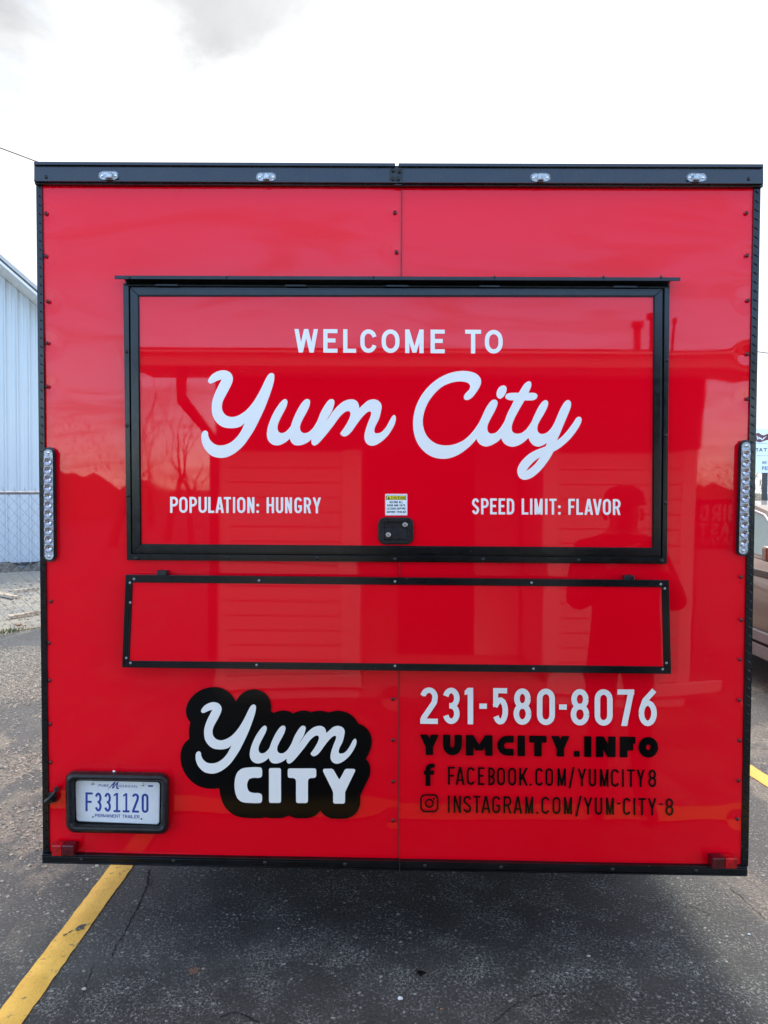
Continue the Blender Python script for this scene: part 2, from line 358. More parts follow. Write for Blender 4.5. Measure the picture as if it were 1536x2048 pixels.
# --- stroke alphabet: cap height 1, outer width w, stroke t
def arc(cx, cy, rx, ry, a0, a1, n=10):
    return [(cx + rx * math.cos(math.radians(a0 + (a1 - a0) * i / n)), cy + ry * math.sin(math.radians(a0 + (a1 - a0) * i / n))) for i in range(n + 1)]
def glyph(ch, w, t, heavy=False):
    "list of convex polygons"
    P = []; a, b, B, T = t / 2, w - t / 2, t / 2, 1 - t / 2
    th = t * (0.92 if heavy else 0.95)
    def rect(x0, y0, x1, y1): P.append([(x0, y0), (x1, y0), (x1, y1), (x0, y1)])
    def diag(x0, x1, y0=0.0, y1=1.0, k=1.0):        # x0, x1: left edge at bottom / top
        q = t * k; P.append([(x0, y0), (x0 + q, y0), (x1 + q, y1), (x1, y1)])
    def stroke(pts, k=1.0):
        r = t / 2 * k
        for i in range(len(pts) - 1):
            (ax, ay), (bx, by) = pts[i], pts[i + 1]; l = math.hypot(bx - ax, by - ay)
            if l < 1e-6: continue
            nx, ny = -(by - ay) / l * r, (bx - ax) / l * r
            P.append([(ax + nx, ay + ny), (ax - nx, ay - ny), (bx - nx, by - ny), (bx + nx, by + ny)])
        for (x, y) in pts[1:-1]: P.append([(x + r * math.cos(q * math.pi / 5), y + r * math.sin(q * math.pi / 5)) for q in range(10)])
    c = w / 2; rx = (b - a) / 2; ry = min(rx * 1.15, (T - B) / 2)
    if ch in 'O0': stroke(arc(c, T - ry, rx, ry, 0, 180) + arc(c, B + ry, rx, ry, 180, 360) + [(b, T - ry), (b, T - ry - .02)])
    elif ch == 'C' and heavy: r = .40; stroke([(w, T), (a + r * .8, T)] + arc(a + r * .8, T - r * .86, r * .8, r * .86, 90, 180)[1:] + arc(a + r * .8, B + r * .86, r * .8, r * .86, 180, 270) + [(w, B)], .92)
    elif ch == 'C': stroke(arc(c, T - ry, rx, ry, 12, 180) + arc(c, B + ry, rx, ry, 180, 348))
    elif ch == 'G': stroke(arc(c, T - ry, rx, ry, 12, 180) + arc(c, B + ry, rx, ry, 180, 360) + [(b, .5)]); rect(c, .5 - t, w, .5)
    elif ch == 'U': stroke([(a, 1)] + arc(c, B + ry, rx, ry, 180, 360) + [(b, 1)])
    elif ch == 'S':
        r2 = (T - B) / 4
        stroke(arc(c, T - r2 * 1.05, rx, r2 * 1.05, 15, 180, 8) + [(a + rx * .12, .5 + r2 * .62), (c, .5), (b - rx * .12, .5 - r2 * .62)] + arc(c, B + r2 * 1.05, rx, r2 * 1.05, 0, -165, 8))
    elif ch == 'D': rect(0, 0, t, 1); r = min(rx * 1.5, .4); stroke([(a, T), (b - r * .8, T)] + arc(b - r * .8, T - r, r * .8, r, 90, 0)[1:] + arc(b - r * .8, B + r, r * .8, r, 0, -90) + [(a, B)])
    elif ch in 'PRB':
        rect(0, 0, t, 1); h = .5 if ch != 'B' else .5; r = (T - h + t * .0) / 2; r = (T - (h - t * .2)) / 2; yb = T - 2 * r
        stroke([(a, T), (b - r * .75, T)] + arc(b - r * .75, T - r, r * .75, r, 90, -90) + [(a, yb)])
        if ch == 'R': diag(w - t * 1.05, c - t * .35, 0, yb, 1.05)
        if ch == 'B': r = (yb - B) / 2; stroke([(a, yb), (b - r * .75, yb)] + arc(b - r * .75, yb - r, r * .75, r, 90, -90) + [(a, B)])
    elif ch == 'E': rect(0, 0, t, 1); rect(0, 0, w, th); rect(0, 1 - th, w, 1); rect(0, .5 - th / 2 + .02, w * .86, .5 + th / 2 + .02)
    elif ch == 'F': rect(0, 0, t, 1); rect(0, 1 - th, w, 1); rect(0, .5 - th / 2, w * .86, .5 + th / 2)
    elif ch == 'H': rect(0, 0, t, 1); rect(w - t, 0, w, 1); rect(0, .5 - th / 2, w, .5 + th / 2)
    elif ch == 'I': rect(0, 0, w, 1)
    elif ch == 'K': rect(0, 0, t, 1); diag(t * .3, w - t * 1.15, .32, 1, 1.2); diag(w - t * 1.15, t * .95, 0, .62, 1.15)
    elif ch == 'L': rect(0, 0, t, 1); rect(0, 0, w, th)
    elif ch == 'M': rect(0, 0, t, 1); rect(w - t, 0, w, 1); k = .95; diag(c - t * k / 2, t * .05, 0.02 if not heavy else .25, 1, k); diag(c - t * k / 2, w - t * k - t * .05, 0.02 if not heavy else .25, 1, k)
    elif ch == 'N': rect(0, 0, t, 1); rect(w - t, 0, w, 1); diag(w - t * 1.05, 0, 0, 1, 1.05)
    elif ch == 'T': rect(c - t / 2, 0, c + t / 2, 1); rect(0, 1 - th, w, 1)
    elif ch == 'V': diag(c - t * .55, 0, 0, 1, 1.05); diag(c - t * .5, w - t * 1.05, 0, 1, 1.05)
    elif ch == 'A': diag(0, c - t * .6, 0, 1, 1.05); diag(w - t * 1.05, c - t * .45, 0, 1, 1.05); rect(w * .2, .22, w * .8, .22 + th * .85)
    elif ch == 'W':
        k = 1.0; diag(w * .27 - t / 2, 0, 0, 1, k); diag(w * .27 - t / 2, c - t / 2, 0, 1, k); diag(w * .73 - t / 2, c - t / 2, 0, 1, k); diag(w * .73 - t / 2, w - t, 0, 1, k)
    elif ch == 'Y': rect(c - t / 2, 0, c + t / 2, .46); diag(c - t * .52, 0, .40, 1, 1.04); diag(c - t * .52, w - t * 1.04, .40, 1, 1.04)
    elif ch == 'X': diag(0, w - t * 1.1, 0, 1, 1.1); diag(w - t * 1.1, 0, 0, 1, 1.1)
    elif ch == '1': rect(w - t, 0, w, 1); P.append([(w - t, 1), (w - t, 1 - th * 1.25), (w * .0, .80), (w * .0, .80 + th * .8)])
    elif ch == '2': stroke(arc(c, T - ry, rx, ry, 168, 0) + [(b - rx * .12, T - ry * 1.75), (a + rx * .1, th * 1.1), (a, th * .5)]); rect(0, 0, w, th)
    elif ch == '3': r2 = (T - B) / 4; stroke(arc(c, T - r2, rx, r2, 165, -90)); stroke(arc(c, B + r2, rx, r2, 90, -165)); rect(c - rx * .35, .5 - t / 2, c, .5 + t / 2)
    elif ch == '5': r2 = .30; rect(w * .08, 1 - th, w * .94, 1); rect(w * .04, .48, w * .04 + t * .92, 1); stroke([(w * .04 + t * .3, .50)] + arc(c, B + r2, rx, r2, 112, -150))
    elif ch == '6': r2 = .28; stroke(arc(c, B + r2, rx, r2, 180, -180, 20)); stroke([(w * .86, .985), (a + rx * .55, .70), (a + rx * .05, .45), (a, B + r2)])
    elif ch == '7': rect(0, 1 - th, w, 1); P.append([(w * .22, 0), (w * .22 + t * 1.1, 0), (w, 1 - th * .3), (w, 1), (w - t, 1)])
    elif ch == '8':
        r1, r2 = (T - B) * .245, (T - B) * .265; q = rx * .90
        stroke(arc(c, T - r1, q, r1, 0, 360, 20)); stroke(arc(c, B + r2, rx, r2, 0, 360, 20))
        rect(c - q * .5, .5 - t * .4, c + q * .5, .5 + t * .4)
    elif ch == ':': q = w; [P.append([(c + q / 2 * math.cos(k * .5236), yy + q / 2 * math.sin(k * .5236)) for k in range(12)]) for yy in (q / 2, .5)]
    elif ch == '.': rect(0, 0, w, w if w < .3 else .25)
    elif ch == '-': rect(0, .5 - th / 2, w, .5 + th / 2)
    elif ch == '~': rect(0, .62, w, .62 + th * .8)
    elif ch == '/': diag(0, w - t, -.12, 1.08)
    return P
def letters(name, text, line, t, m, parent, y, h=0.5, rnd=0.0, heavy=False):
    """text: list of (char, x0, x1) in photo pixels; line: (xa, top_a, base_a, xb, top_b, base_b)"""
    xa, ta, ba, xb, tb, bb = line
    def tops(x): k = (x - xa) / (xb - xa); return ta + (tb - ta) * k, ba + (bb - ba) * k
    loops = []
    for ch, x0, x1 in text:
        tp, bs = tops((x0 + x1) / 2); H = bs - tp; w = (x1 - x0) / H
        polys = [[(x0 + u * H, bs - v * H + (u - w / 2) * H * (bb - ba) / (xb - xa)) for u, v in q] for q in glyph(ch, w, t, heavy)]
        gx = np.arange(x0 - 2, x1 + 2 + h, h); gy = np.arange(tp - 0.15 * H - 2, bs + 0.15 * H + 2 + h, h)
        X, Y = np.meshgrid(gx, gy); S = np.full(X.shape, 1e9)
        for q in polys: S = np.minimum(S, sd_convex(X, Y, q))
        if rnd:                     # soften outer corners: shrink, then grow by true distance
            lp = marching(S + rnd, gx[0], gy[0], h)
            if lp: S = sd_poly(X, Y, [simplify(q, .08) for q in lp]) - rnd
        loops += marching(S, gx[0], gy[0], h)
    return vinyl(name, loops, m, parent, y)
def conv(pts, ox, oy, s): return [((p[0] / s + ox, p[1] / s + oy) + tuple(p[2:])) for p in pts]
C_ = 'c'
s7 = 1536 / 220
YY = conv([(252,300),(262,262),(300,212),(350,175),(405,152),(470,143),(530,157),(575,192),(597,245),(590,310),(545,410),(480,530),(453,595),(445,660),(458,718),(500,770),(570,795),(640,788),(720,750),(800,688),(880,592),(950,480),(1010,365),(1060,260),(1100,200),(1140,182),(1172,200),(1178,250),(1160,345),(1110,500),(1040,680),(970,830),(900,970),(830,1080),(750,1190),(640,1290),(530,1350),(430,1367),(310,1340),(220,1260),(170,1160),(160,1060),(178,1003),(215,985),(247,1008),(256,1065),(290,1130),(350,1177),(430,1193),(520,1175),(610,1120),(690,1030),(735,950),(765,880,C_),(710,925),(640,948),(560,952),(460,935),(375,875),(318,780),(303,680),(312,575),(350,460),(400,355),(443,272,C_),(380,290),(320,318),(280,328)], 380, 720, s7)
UM = conv([(1295,560),(1335,545),(1360,575),(1350,640),(1310,725),(1260,820),(1228,900),(1222,960),(1240,1005),(1280,1020),(1330,1005),(1375,965)], 380, 720, s7) + \
     conv([(8,650,C_),(45,545),(100,425),(165,320),(215,272),(255,267),(280,295),(272,360),(235,445),(180,545),(145,625),(140,680),(158,722),(200,742),(255,730),(320,672),(382,570,C_),(430,450),(490,345),(545,278),(590,267),(620,295),(615,350),(585,440),(542,512),(505,578,C_),(556,505),(600,440),(680,350),(770,288),(860,270),(925,290),(955,330),(968,395,C_),(1020,345),(1090,288),(1170,270),(1240,295),(1277,350),(1270,440),(1240,550),(1195,640),(1178,700),(1185,735),(1215,745),(1275,728),(1340,660),(1390,570),(1425,510),(1455,488),(1478,520),(1470,590),(1430,680),(1370,770),(1290,850),(1210,902),(1140,918),(1080,895),(1045,840),(1040,770),(1060,680),(1100,570),(1130,490),(1130,445),(1100,440),(1050,475),(990,540),(920,635),(860,720),(800,775),(750,788),(712,765),(705,740),(730,705),(780,630),(825,545),(845,475),(832,440),(800,435),(750,460),(690,520),(610,630),(520,745),(440,840),(385,895),(340,915),(308,898),(298,860),(300,828,C_),(240,875),(170,905),(115,914),(60,905),(20,870)], 580, 760, s7) + \
     conv([(1393,1098,C_),(1340,1145),(1270,1182),(1210,1193),(1145,1175),(1095,1125),(1073,1050),(1080,970),(1105,880),(1160,750),(1230,635)], 380, 720, s7)
CITY = conv([(822,520),(830,488),(860,450),(895,415),(910,380),(900,340),(860,312),(800,300),(720,302),(620,325),(520,372),(430,450),(350,550),(290,660),(255,780),(248,870),(262,960),(300,1050),(360,1120),(440,1170),(540,1192),(640,1188),(740,1160),(840,1105),(920,1030),(985,950),(1040,865,C_),(1080,780),(1120,690),(1170,610),(1215,562),(1260,553),(1290,580),(1288,630),(1250,720),(1195,820),(1155,910),(1150,970),(1170,1015),(1215,1028),(1270,1012),(1330,950),(1390,855,C_),(1430,750),(1480,650)], 810, 720, s7) + \
     conv([(403,425,C_),(340,420),(295,400),(283,378),(295,345),(330,325),(400,318),(472,318,C_),(510,255),(555,190),(600,160),(635,165),(647,205),(635,255),(607,318,C_),(690,320),(725,340),(732,365),(715,400),(670,422),(552,425,C_),(490,530),(425,650),(385,740),(372,810),(388,865),(440,888),(500,882),(565,840),(610,785),(655,715,C_),(690,630),(740,530),(790,455),(835,422),(870,430),(882,470),(865,530),(820,620),(765,710),(735,780),(732,840),(755,880),(800,893),(860,875),(920,820),(965,745),(1010,640),(1060,530),(1110,450),(1150,420),(1185,430),(1202,470),(1190,540),(1150,640),(1095,770),(1050,880),(1003,985,C_),(1080,925),(1160,835),(1230,740),(1275,670),(1310,652),(1340,665),(1348,705),(1325,770),(1270,860),(1190,960),(1100,1045),(1020,1105),(958,1138,C_),(900,1240),(820,1350),(730,1445),(640,1510),(550,1533),(490,1510),(458,1455),(453,1390),(480,1320),(540,1240),(620,1170),(720,1115),(800,1085),(848,1065,C_),(866,1018,C_),(800,1055),(740,1070),(680,1052),(635,1008),(607,948,C_),(550,1000),(480,1045),(400,1070),(340,1065),(280,1035),(245,995),(228,950,C_),(170,1005),(100,1045)], 970, 740, s7) + \
     conv([(1210,1190),(1130,1208),(1060,1185),(1015,1140),(1000,1100,C_),(930,1180),(840,1260),(740,1325),(620,1370),(500,1378),(380,1350),(270,1280),(180,1170),(130,1040),(112,900),(125,760),(165,620),(240,480),(350,350),(480,250),(620,185),(760,155),(880,157),(980,185),(1045,240),(1063,300),(1045,370),(990,460),(930,530),(870,560),(832,548)], 810, 720, s7)
YHOLE = conv([(770,1218,C_),(700,1265),(620,1345),(572,1410,C_),(630,1375),(710,1300)], 970, 740, s7)
IDOT = conv([(258,215),(295,235),(300,285),(270,355),(225,398),(190,395),(163,360),(165,305),(200,240)], 970, 740, s7)

# ------------------------------------------------------------------ THE FOOD TRAILER
ZB = at(790, 1735).z
TR = thing('food_trailer', 'large red food trailer with black trim, script lettering and a closed serving hatch', 'food trailer', (0, 2.4, 0))
LEN = 4.9
# body shell behind the skin
xl, xr = at(84, 1000).x, at(1501, 1000).x
ztop = at(790, 340).z
mb = MB(); mb.box(xl, xr, 0.012, LEN, ZB + .02, ztop - 0.004)
mb.build('body_shell', M['red'], TR)
mb = MB(); mb.box(xl - .01, xr + .01, 0.03, LEN + .01, ztop - 0.002, ztop + 0.02); mb.build('roof', M['cap'], TR)

def skin(name, x0t, x1t, x0b, x1b, yt, yb, y0, seed, screws):
    "sheet-metal panel with real shallow waves and dimples round its screws; right edge follows pixels"
    nx, nz = 110, 200
    TL, TRr, BL, BR = at(x0t, yt[0], y0), at(x1t, yt[1], y0), at(x0b, yb[0], y0), at(x1b, yb[1], y0)
    rs = np.random.RandomState(seed)
    U, V = np.meshgrid(np.linspace(0, 1, nx), np.linspace(0, 1, nz))
    X = (TL.x * (1 - U) + TRr.x * U) * (1 - V) + (BL.x * (1 - U) + BR.x * U) * V
    Z = (TL.z * (1 - U) + TRr.z * U) * (1 - V) + (BL.z * (1 - U) + BR.z * U) * V
    D = np.zeros_like(X)
    for k in range(34):
        fx, fz = rs.uniform(-5.5, 5.5), rs.uniform(-4.5, 4.5); ph = rs.uniform(0, 6.28)
        fr = math.hypot(fx, fz) + .8
        D += np.cos(fx * X + fz * Z + ph) * 0.0021 / fr
    for k in range(26):       # soft pillow dents
        cx_, cz_ = rs.uniform(X.min(), X.max()), rs.uniform(Z.min(), Z.max())
        r = rs.uniform(.06, .2); D += rs.choice([-1, 1]) * rs.uniform(.0002, .0009) * np.exp(-((X - cx_) ** 2 + ((Z - cz_) * 1.5) ** 2) / r ** 2)
    for (sx_, sy_) in screws:
        p = at(sx_, sy_, y0); r2 = (X - p.x) ** 2 + (Z - p.z) ** 2
        D += 0.0014 * np.exp(-r2 / .030 ** 2)
    D = D - D.min() * 0.6 + 0.0003
    co = np.stack([X, y0 + D, Z], 2).reshape(-1, 3)
    fs = [(j * nx + i, (j + 1) * nx + i, (j + 1) * nx + i + 1, j * nx + i + 1) for j in range(nz - 1) for i in range(nx - 1)]
    return mesh_obj(name, co.tolist(), fs, M['red'], TR, smooth=True)
SCR_L = [(92,427),(91,512),(96,603),(94,686),(94,773),(102,1203),(98,1286),(99,1361),(100,1448),(101,1525)]
SCR_R = [(1493,426),(1494,511),(1496,601),(1495,708),(1495,798),(1482,1154),(1482,1240),(1480,1319),(1478,1400),(1479,1481),(1477,1561),(1475,1638)]
SCR_C = [(790,425),(793,504),(786,1398),(786,1480),(786,1563),(786,1641)]
skin('skin_panel', 80, 804, 94, 797, (362, 364), (1712, 1722), 0.0, 3, SCR_L + SCR_C)
skin('skin_panel', 803, 1511, 795.5, 1486, (364, 366), (1722, 1738), -0.0022, 8, SCR_R)
mb = MB(); pxquad(mb, [(802.6, 366), (804.4, 366), (797.0, 1722), (795.2, 1722)], -0.0012, 0.003); mb.build('panel_seam', M['seam'], TR)

def dome(r, hgt, n=10, rings=3):
    v = []; f = []
    for k in range(rings + 1):
        a = k / rings * math.pi / 2
        if k == rings: v.append((0, -hgt, 0)); break
        for i in range(n): v.append((r * math.cos(a) * math.cos(2 * math.pi * i / n), -hgt * math.sin(a), r * math.cos(a) * math.sin(2 * math.pi * i / n)))
    for k in range(rings - 1):
        for i in range(n): f.append((k * n + i, k * n + (i + 1) % n, (k + 1) * n + (i + 1) % n, (k + 1) * n + i))
    for i in range(n): f.append(((rings - 1) * n + i, (rings - 1) * n + (i + 1) % n, rings * n))
    return v, f
def shared(name, v, f, m, smooth=True):
    me = bpy.data.meshes.new(name); me.from_pydata(v, [], f); me.materials.append(m)
    if smooth: me.polygons.foreach_set('use_smooth', [True] * len(me.polygons))
    fix_normals(me); return me
def put(me, name, loc, parent, ry=0.0):
    o = bpy.data.objects.new(name, me)
    o.matrix_basis = Matrix.Translation(loc) @ Matrix.Rotation(ry, 4, 'Y')
    return link(o, parent)
def screw_mesh(name, r, h, m):
    v, f = dome(r, h, 12, 3)
    # a washer flange under the head
    b = len(v)
    for rr, yy in ((r * 1.35, 0.0), (r * 1.35, -h * .22), (r * .9, -h * .3)):
        for i in range(12): v.append((rr * math.cos(math.pi * i / 6), yy, rr * math.sin(math.pi * i / 6)))
    for k in range(2):
        for i in range(12): f.append((b + k * 12 + i, b + k * 12 + (i + 1) % 12, b + (k + 1) * 12 + (i + 1) % 12, b + (k + 1) * 12 + i))
    return shared(name, v, f, m)
SCRW = screw_mesh('screw', .0052, .0045, M['screw']); BLT = screw_mesh('screw', .0052, .0045, M['bolt']); SMALL = screw_mesh('screw', .0038, .003, M['bolt']); SMALLG = screw_mesh('screw', .0034, .0024, M['galv']); ZN = screw_mesh('screw', .0042, .003, M['steel'])
for (x, y) in SCR_L + SCR_C: put(SCRW, 'screw', at(x, y, -0.0005), TR)
for (x, y) in SCR_R: put(SCRW, 'screw', at(x, y, -0.0025), TR)

# top cap: two channel lengths with lips, joined by a riveted plate
for (xa, xb, ya, yb) in ((68, 790.5, 0, 3), (797.5, 1527, 3, 5)):
    mb = MB()
    pxquad(mb, [(xa, 329 + ya), (xb, 329 + yb), (xb, 362 + yb), (xa, 362 + ya)], -0.024, 0.02)
    pxquad(mb, [(xa - .5, 323 + ya), (xb, 323 + yb), (xb, 329.5 + yb), (xa - .5, 329.5 + ya)], -0.034, 0.03)
    pxquad(mb, [(xa + 1.0, 361.5 + ya), (xb - .5, 361.5 + yb), (xb - .5, 368.5 + yb), (xa + 1.0, 368.5 + ya)], -0.016, 0.01)
    pxquad(mb, [(xa - .5, 359 + ya), (xb, 359 + yb), (xb, 362.5 + yb), (xa - .5, 362.5 + ya)], -0.030, 0.0)
    mb.build('cap_rail', M['cap'], TR, bevel=.0012)
mb = MB(); pxbox(mb, 779, 335, 806, 366, -0.0275, -0.012); pxbox(mb, 789, 331, 804, 371, -0.0215, 0.0)
jp = mb.build('joint_plate', M['rubber'], TR, bevel=.0015)
BIG = screw_mesh('bolt', .0062, .006, M['bolt'])
for (x, y) in ((786, 341), (799, 343), (786, 359), (797, 358.5)): put(BIG, 'bolt', at(x, y, -0.0275), jp)
for (x, y) in ((92, 354), (1497, 358)): put(BLT, 'screw', at(x, y, -0.024), TR)

# ribbed corner trims
def corner(xo_t, xi_t, xo_b, xi_b, yt, yb, side):
    mb = MB()
    o_t, i_t, o_b, i_b = at(xo_t, yt, -.004), at(xi_t, yt, -.004), at(xo_b, yb, -.004), at(xi_b, yb, -.004)
    mb.hexa([i_b, o_b, o_t, i_t] + [(p.x, 0.05, p.z) for p in (i_b, o_b, o_t, i_t)])
    # raised tread bars on the face and on the flank
    n = int((o_t.z - o_b.z) / 0.0315)
    for k in range(n):
        z = o_b.z + 0.02 + k * 0.0315; s = (z - o_b.z) / (o_t.z - o_b.z)
        xi = i_b.x + (i_t.x - i_b.x) * s; xo = o_b.x + (o_t.x - o_b.x) * s
        a = xi + (xo - xi) * .12; b = xi + (xo - xi) * .80
        if side < 0: zi, zo = z, z + .0075
        else: zi, zo = z + .0075, z
        if side > 0: zi, zo = z + .009, z - .002
        w = .0014; rr = .0027
        mb.tube([(a, -.0048, zi), ((a + b) / 2, -.0054, (zi + zo) / 2 + .0008), (b, -.0046, zo)], [w * .6, rr, w * .6], 5)
    return mb.build('corner_trim', M['black'], TR, bevel=.0)
corner(72, 83.5, 86, 97.5, 364, 1706, -1); corner(1521.5, 1508, 1496.5, 1482.5, 369, 1732, 1)

# bottom rail, two lengths
for (xa, xb, ya, yb) in ((84, 798.5, 0, 14.2), (800, 1495, 14.5, 26)):
    mb = MB()
    q0, q1, q2, q3 = at(xa + 1, 1703.5 + ya, -.004), at(xb, 1703.5 + yb, -.004), at(xb, 1709 + yb, -.0205), at(xa + 1, 1709 + ya, -.0205)
    mb.hexa([q3, q2, q1, q0] + [(p_.x, .02, p_.z - .001) for p_ in (q3, q2, q1, q0)])
    pxquad(mb, [(xa, 1708.5 + ya), (xb, 1708.5 + yb), (xb, 1722 + yb), (xa, 1722 + ya)], -0.020, 0.05)
    pxquad(mb, [(xa + .5, 1722 + ya), (xb, 1722 + yb), (xb, 1724 + yb), (xa + .5, 1724 + ya)], -0.015, 0.05)
    pxquad(mb, [(xa, 1724 + ya), (xb, 1724 + yb), (xb, 1727 + yb), (xa, 1727 + ya)], -0.021, 0.05)
    pxquad(mb, [(xa + .5, 1713 + ya), (xb, 1713 + yb), (xb, 1714.5 + yb), (xa + .5, 1714.5 + ya)], -0.0215, -.015)
    mb.build('bottom_rail', M['black'], TR, bevel=.001)
for x in (163, 347, 530, 690, 850, 1002, 1225, 1392): put(BLT, 'screw', at(x, 1717 + (x - 84) * .019, -0.0205), TR)

# ---- serving hatch
HY = -0.004
hatch = MB()
def frame(mb, o, i, yf, yb):
    "four mitred bars between pixel quads o and i (TL TR BR BL)"
    for k in range(4):
        q = [o[k], o[(k + 1) % 4], i[(k + 1) % 4], i[k]]
        P = [at(x, y, yf) for x, y in q]
        mb.hexa([tuple(p) for p in P] + [(p.x, yb, p.z) for p in P])
fl_o = [(246, 567), (1339.5, 571), (1334, 1128), (253.7, 1120.3)]
fl_m = [(250, 568.5), (1336.5, 572.5), (1330.5, 1124.5), (257, 1116.5)]
fl_i = [(256.8, 571.5), (1329.5, 575.5), (1325, 1116), (262.5, 1108)]
mb = MB(); frame(mb, fl_o, fl_i, -0.008, 0.0); frame(mb, fl_m, fl_i, -0.017, -0.006)
mb.build('hatch_surround', M['black'], TR, bevel=.0008)
mb = MB(); pxquad(mb, [(255, 570), (1331, 574), (1326, 1117), (261, 1109)], -0.0035, 0.004); mb.build('rubber_seal', M['gap'], TR)
# door panel: flat glossy sheet
mb = MB(); pxquad(mb, [(277, 591.5), (1308, 593), (1305.5, 1096.5), (281.5, 1089)], -0.013, -0.003)
door = mb.build('hatch_door', M['red'], TR)
d_o = [(260.5, 575), (1325, 578), (1321.5, 1113), (264.8, 1105.8)]
d_i = [(277.5, 592.5), (1307.3, 593.8), (1304.8, 1095.3), (282.3, 1087.8)]
d_m = [(275.5, 590), (1309.5, 591.5), (1307, 1098), (280.3, 1090.2)]
d_s = [(262.5, 577.5), (1323, 580.5), (1319.5, 1110.5), (266.8, 1103.3)]
for k in range(4):       # each bar of the frame, mitred with a hairline gap
    mb = MB()
    for o_, i_, yf in ((d_o, d_i, -0.018), (d_s, d_m, -0.0225)):
        q = [o_[k], o_[(k + 1) % 4], i_[(k + 1) % 4], i_[k]]
        P = [at(x, y, yf) for x, y in q]; c = sum(P, Vector()) / 4
        P = [p + (c - p).normalized() * .0006 for p in P]
        mb.hexa([tuple(p) for p in P] + [(p.x, -0.006, p.z) for p in P])
    mb.build('frame_bar', M['black'], door, bevel=.0009)
mb = MB()
for (x0, x1) in ((310, 356), (570, 613), (772, 818), (958, 1000), (1226, 1275)):
    mb = MB(); yy = 567.2 + (x0 - 250) * .0036
    pxquad(mb, [(x0, yy), (x1, yy + .2), (x1, yy + 4.6), (x0, yy + 4.4)], -0.026, -0.015); mb.build('hinge', M['black'], door, bevel=.001)
# drip cap over the hatch
mb = MB(); a = at(229, 558, -.062); b = at(1361, 562, -.062); c = at(229, 550, -.062)
w_l, w_r = at(233, 556).x, at(1358, 560).x
zt = c.z; zb = a.z
mb.hexa([(a.x, -.062, zb), (b.x, -.062, zb - .0005), (b.x, -.062, zt - .002), (a.x, -.062, zt - .0015), (a.x, -.0585, zb), (b.x, -.0585, zb - .0005), (b.x, -.0585, zt - .002), (a.x, -.0585, zt - .0015)])
mb.hexa([(a.x, -.0585, zt - .006), (b.x, -.0585, zt - .0065), (b.x, -.0585, zt - .0025), (a.x, -.0585, zt - .002), (a.x + .008, 0, zt + .004), (b.x - .008, 0, zt + .0035), (b.x - .008, 0, zt + .008), (a.x + .008, 0, zt + .0085)])
mb.box(a.x + .02, b.x - .02, -.006, 0, zt - .03, zt + .004)
mb.build('drip_cap', M['black'], TR, bevel=.0007)
for x in (259, 453, 747, 989, 1207, 1322): put(SMALL, 'screw', at(x, 554.4, -.0622), TR)
for (x, y) in ((253,703),(254,851),(256,991),(1334,720),(1332,871),(1331,1006),(272,1117),(455,1114.5),(634,1116),(790,1118),(966,1118.6),(1157,1120.5),(1324,1122)): put(BLT, 'screw', at(x, y, -.0168), TR)

# hatch lettering
LY = -0.0134
yum = spline(YY, 5); um = spline(UM, 5); city = spline(CITY, 5)
vinyl('script_lettering', [yum, um], M['white'], door, LY)
vinyl('script_lettering', [city, spline(YHOLE, 4), spline(IDOT, 5)], M['white'], door, LY)
def tl(s, spans, sc, ox): return [(c, a / sc + ox, b / sc + ox) for c, (a, b) in zip(s, spans)]
HL = tl('WELCO', [(62,390),(465,663),(743,923),(982,1210),(1280,1528)], s7, 580) + tl('METO', [(72,330),(427,625),(910,1132),(1185,1433)], s7, 800)
for wrd in (HL[:7], HL[7:]): letters('headline_word', wrd,
        (589, 658, 704.9, 1005, 659.8, 707.2), .178, M['white'], door, LY)
s4 = 1536 / 330
letters('motto_lettering', tl('POPULATION:HUNGRY', [(48,122),(132,210),(228,298),(312,390),(402,458),(470,548),(548,614),(633,653),(672,748),(766,832),(850,876),(946,1015),(1033,1100),(1118,1182),(1205,1275),(1293,1360),(1375,1452)], s4, 330),
        (340, 993.5, 1025.6, 642, 995, 1026.6), .145, M['white'], door, LY, h=.4)
letters('motto_lettering', tl('SPEEDLIMIT:FLAVOR', [(65,132),(150,220),(234,296),(313,374),(390,458),(528,590),(606,627),(647,722),(746,767),(785,852),(866,892),(962,1023),(1037,1098),(1112,1192),(1192,1272),(1284,1358),(1377,1448)], s4, 930),
        (944, 996.6, 1028.5, 1241, 998.2, 1030), .145, M['white'], door, LY, h=.4)
# caution sticker
def rrect(x0, y0, x1, y1, r, n=5):
    out = []
    for cx_, cy_, a0 in ((x1 - r, y0 + r, -90), (x1 - r, y1 - r, 0), (x0 + r, y1 - r, 90), (x0 + r, y0 + r, 180)):
        out += [(cx_ + r * math.cos(math.radians(a0 + 90 * k / n)), cy_ + r * math.sin(math.radians(a0 + 90 * k / n))) for k in range(n + 1)]
    return out
st = vinyl('warning_sticker', [rrect(770.3, 987.6, 814.8, 1031, 2)], M['stickrim'], TR, -.0136, tol=0)
vinyl('sticker_face', [rrect(771.7, 989.5, 813.4, 1029.6, 1)], M['sticker'], st, -.0140, tol=0)
vinyl('sticker_band', [rrect(772.3, 991.3, 812.3, 999.8, .4)], M['vblack'], st, -.0144, tol=0)
vinyl('sticker_band', [rrect(773.3, 992.2, 811.3, 998.9, .3)], M['yellow'], st, -.0148, tol=0)
